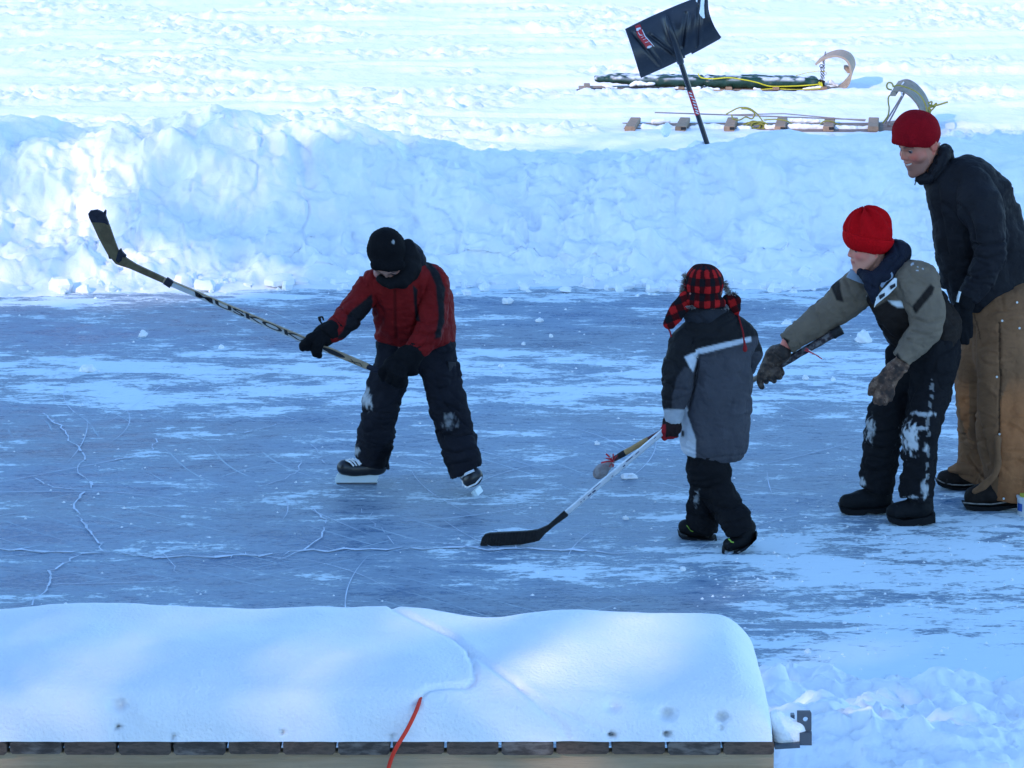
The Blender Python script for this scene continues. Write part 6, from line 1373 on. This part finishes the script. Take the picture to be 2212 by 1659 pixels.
sn = [([(190, 470, 8), (215, 478, 10), (260, 484, 6)], 'first'), ([(335, 470, 8), (370, 456, 14), (430, 462, 10), (468, 458, 6)], 's'), ([(560, 484, 6), (640, 486, 6), (720, 486, 10)], 's'), ([(745, 485, 8), (830, 492, 8)], 's'), ([(1030, 488, 8), (1060, 492, 6)], 's'), ([(1300, 490, 6), (1340, 484, 9), (1400, 478, 6)], 's'), ([(1430, 470, 12), (1460, 462, 14), (1500, 480, 8)], 's'), ([(1170, 490, 8), (1190, 492, 6)], 's')]
for k, (pts, _) in enumerate(sn): snowblob('snow', pts, '', fq, -.12 if k < 6 else 0, k, sled)
# nearer sled, mostly hidden by the bank
YN = G(1550, 278)[1]; fn = Fig('s', YN, (800, 650)); fu = Fig('t', YN, (1600, 800))
s2 = thing('toboggan', fn.p(900, 700, 0), 'empty wooden toboggan with tan cross slats and yellow rope just behind the snow bank', 'toboggan', 'toboggans')
wN = .56; tl = .12
zf = lambda x, z=.008: np.array([fn.p(x, 700, 0)[0], YN, z])
cp = [(1760, 1290), (1800, 1180), (1812, 1060), (1800, 960), (1770, 860), (1710, 750), (1620, 650), (1530, 590), (1450, 575), (1370, 600)]
cpt = [fu.p(*p, 0) for p in cp]; path2 = [zf(x) for x in np.linspace(300, 1740, 12)] + [zf(1900, .035), zf(1975, .08)] + spline(cpt[1:], 4)
strip('board', path2[:15], wN, .010, 'redlath', s2, 5); strip('curl', path2[13:], wN * .72, .014, 'lathg', s2, 4, wvec=(.26, 1.0, .10), i0=-8)
m = MB()
for x in (352, 632, 902, 1183, 1452, 1700): m.bar(zf(x, .036) + np.array([-tl * wN / 2, -wN / 2 - .005, 0]), zf(x, .036) + np.array([tl * wN / 2, wN / 2 + .005, 0]), .085, .04)
m.build('cross_slat', M['slat'], s2)
m = MB()
for x in (632, 902, 1183, 1452): 
    c = zf(x - 20, .040) + np.array([0, -wN / 2 - .008, 0]); m.bar(c, c + np.array([.04, 0, 0]), .004, .022)
m.build('slat_notch', M['blackrail'], s2)
m = MB(); 
m.tube([zf(480, .14) + np.array([0, .17, -.03]), zf(900, .12) + np.array([0, .17, -.03]), zf(1670, .05) + np.array([0, .17, 0])], .006, 6); m.tube([zf(900, .10) + np.array([0, .1, 0]), zf(1200, .11) + np.array([0, .1, 0]), zf(1660, .05) + np.array([0, .1, 0])], .005, 6)
m.tube([fu.p(1500, 650, 0), fu.p(1210, 1120, 0)], .007, 6); m.tube([fu.p(1490, 690, -10), fu.p(1245, 1145, -10)], .007, 6); m.tube([fu.p(1245, 1150, 0), fu.p(1335, 1152, 0)], .007, 6)
m.build('side_cord', M['grrope'], s2, smooth=True)
m = MB(); c_ = fu.p(1385, 620, 0); v_ = np.array([.26, 1.0, .10]) * wN * .38; m.bar(c_ - v_, c_ + v_, .045, .03); m.build('curl_bar', M['lathg'], s2)
m = MB(); m.tube([fu.p(1395, 660, 0) + np.array([0, -wN / 2 - .02, 0]), fu.p(1430, 600, -40), fu.p(1480, 530, 40)], .006, 6); m.build('curl_lashing', M['whiterib'], s2, smooth=True)
m = MB(); T2 = lambda pts, w=-60: spline([fu.p(x, y, w) for x, y in pts], 5)
m.tube(T2([(1335, 600), (1310, 545), (1260, 540), (1238, 580), (1255, 625), (1310, 640)]), .007, 6); m.tube(T2([(1320, 695), (1265, 740), (1260, 820), (1272, 900), (1255, 1010), (1180, 1115)]), .007, 6)
m.tube(T2([(1330, 600), (1380, 575), (1470, 590), (1560, 620), (1660, 670), (1740, 750), (1790, 850), (1815, 950)], -wN / 2 * fu.S - 10), .006, 6)
m.tube(T2([(1825, 830), (1885, 810), (1860, 880), (1830, 900), (1870, 930), (1845, 980), (1828, 990), (1850, 900), (1900, 870), (1945, 830), (1940, 860), (1900, 910), (1860, 945)], -40), .007, 6)
m.tube(T2([(1850, 870), (1920, 865), (1990, 850), (2110, 812)], -40), .008, 6); m.tube(T2([(1835, 850), (1880, 860), (1935, 862), (1870, 890)], -40), .007, 6)
rp_ = thing('rope', fu.p(1800, 900, 0), 'olive-yellow rope tied round the raised curl of the nearer toboggan', 'rope'); m.build('strand', M['oliverope'], rp_, smooth=True)
m = MB(); T3 = lambda pts, w=-30: spline([fn.p(x, y, w) for x, y in pts], 5)
m.tube(T3([(875, 640), (910, 620), (950, 603), (1000, 605), (1040, 630), (1070, 665), (1085, 690)]), .0062, 6); m.tube(T3([(905, 640), (915, 665), (950, 672), (985, 655), (1020, 665), (1035, 635), (1000, 612), (960, 610)]), .006, 6)
rr2 = random.Random(4)
for k in range(7):
    cx0, cy0 = 1045 + rr2.uniform(-22, 22), 708 + rr2.uniform(-6, 6); rx, ry = rr2.uniform(30, 58), rr2.uniform(14, 26)
    m.tube(T3([(cx0 + rx * math.cos(t + k), cy0 + ry * math.sin(t + k)) for t in np.linspace(0, 6.3, 9)], -40 - 6 * k), .0062, 6)
m.tube(T3([(1085, 672), (1150, 668), (1210, 676), (1260, 700), (1320, 718), (1385, 715), (1400, 695), (1430, 678), (1470, 682), (1510, 700), (1560, 716)]), .006, 6); m.tube(T3([(1380, 715), (1388, 706), (1396, 712)]), .012, 6); m.tube(T3([(985, 740), (1000, 700), (990, 690)]), .008, 6)
rp_ = thing('rope', fn.p(1045, 700, 0), 'tangled yellow-green rope heaped on the nearer toboggan between its slats', 'rope'); m.build('strand', M['oliverope'], rp_, smooth=True)
for k, (pts, dy) in enumerate([([(410, 700, 20), (480, 715, 18), (520, 705, 22), (590, 712, 18)], -.12), ([(680, 710, 18), (760, 700, 20), (850, 712, 18)], -.1), ([(470, 690, 14), (560, 688, 12)], .1), ([(940, 712, 16), (1000, 704, 14)], -.12), ([(1100, 705, 20), (1150, 712, 16)], -.1), ([(1230, 706, 18), (1300, 700, 20), (1420, 710, 18)], -.1), ([(1490, 708, 20), (1560, 712, 18), (1660, 708, 16)], -.1), ([(1250, 685, 12), (1400, 688, 12)], .1)]): snowblob('snow', pts, '', fn, dy, k + 20, s2)
yk = 20.9; fk = Fig('s', yk, (540, 730))
o = snowblob('snow_chunk', [(545, 700, 14), (543, 720, 22), (535, 745, 24)], '', fk, 0, 5); tag(o, 'upright snow chunk on the bank crest left of the shovel handle', 'snow chunk', 'loose snow chunks on the ice'); o['group'] = 'snow chunks on the bank'
# snow on the dock bracket
fe = Fig('e', YD + .11, (1230, 600)); gr_ = [fe.ch([(1140, 560, 0, 34), (1165, 600, 0, 52), (1165, 640, 0, 44)], k=.02), fe.ch([(1195, 600, 0, 26), (1230, 612, 0, 38), (1225, 640, 0, 42), (1262, 622, 0, 18)], k=.02)]
V, Q = sdf_mesh(gr_, .006, .012, cuts=[fe.cut((1120, 676), (1300, 674))]); mesh('snow', V, Q, M['snow_soft'], br)
# ================================================================ UNSEEN SPRUCES added behind the viewer to shade the rink
M['bark'] = mat('bark', (.09, .065, .05), .9, .2, var=.3, vs=12, bump=.6, bs=30); M['needles'] = mat('spruce_needles', (.025, .05, .028), .8, .2, var=.4, vs=5)
def tree(x, y, h, rad, seed, dens=1., low=.06, label='', zt=0.):
    r3 = np.random.RandomState(seed); root = thing('shade_spruce', (x, y, 0), label, 'tree', 'unseen spruces added to shade the rink')
    m = MB(); m.tube([(x, y, -.3), (x + r3.normal() * .1, y, h * .5), (x, y, h * .98)], [.009 * h, .0055 * h, .015], 10); m.build('trunk', M['bark'], root, smooth=True)
    V = []; Fc = []
    nb = int(h * 26 * dens)
    for i in range(nb):
        t = low + (1 - low) * (i + r3.rand()) / nb; z0 = t * h; L_ = rad * (1 - t) ** .8 * r3.uniform(.75, 1.1) + .15; a = r3.rand() * 6.283; dx, dy = math.cos(a), math.sin(a); n = int(9 + 9 * L_)
        if z0 < zt:
            if r3.rand() < (.48 if zt > 50 else .45): continue
            n = int(n * .55)
        s_ = r3.rand(n) ** .7; px = x + dx * L_ * s_; py = y + dy * L_ * s_; pz = z0 - .35 * L_ * s_ + r3.normal(size=n) * .08
        sz = r3.uniform(.2, .42, n) * (.44 if z0 < zt else 1); b0 = np.stack([px, py, pz], 1) + r3.normal(size=(n, 3)) * .10
        u = r3.normal(size=(n, 3)); u[:, 2] *= .4; u += np.array([dx, dy, -.3]) * 1.2; u /= np.linalg.norm(u, axis=1)[:, None]; v = r3.normal(size=(n, 3)); v = np.cross(u, v); v /= np.linalg.norm(v, axis=1)[:, None]
        b = len(V) * 0
        V.append(np.stack([b0 - u * sz[:, None], b0 + v * sz[:, None] * .45, b0 + u * sz[:, None], b0 - v * sz[:, None] * .45], 1).reshape(-1, 3))
    V = np.concatenate(V); Fc = np.arange(len(V)).reshape(-1, 4); mesh('crown', V, Fc, M['needles'], root, smooth=False)
    return root
words = ['windblown', 'knotty', 'slender', 'stout', 'ragged', 'dense', 'leaning', 'full', 'sparse', 'straight', 'old', 'young', 'dark', 'drooping', 'bushy', 'narrow', 'wide', 'lofty', 'shaggy', 'tapering', 'thick', 'scraggly', 'sturdy', 'thin', 'gnarled', 'even']
k = 0
for (a_, sl_, h) in [(-9.0, [-15.6, -14.2, -12.4, -10.7, -9.2, -7.8, -6.6, -5.4, -4.2, -2.8, -1.1, .6], 21.5), (-12.6, [-14.9, -13.2, -11.5, -9.8, -8.4, -7.2, -6.0, -4.8, -3.6, -1.9, 0, 1.8], 23.5)]:
    for s_ in sl_:
        r3 = random.Random(int(s_ * 10) + k); sa = s_ + r3.uniform(-.2, .2); aa = a_ + r3.uniform(-.8, .8); hh_ = (h if s_ > -13.6 else 16.) + r3.uniform(-1.2, 1.2)
        thin = -8.4 < sa < -3.4; zt = (10.6 if a_ > -10 else 12.4) if thin else 99. if sa < -13.0 else 0.  # crowns thinned here to let broken sun onto deck, ice and bank
        tree(.77 * sa + .64 * aa, -.64 * sa + .77 * aa, hh_, 2.5, 40 + k, dens=.55, zt=zt, label=words[k % len(words)] + ' dark green spruce out of view, added to shade the rink'); k += 1
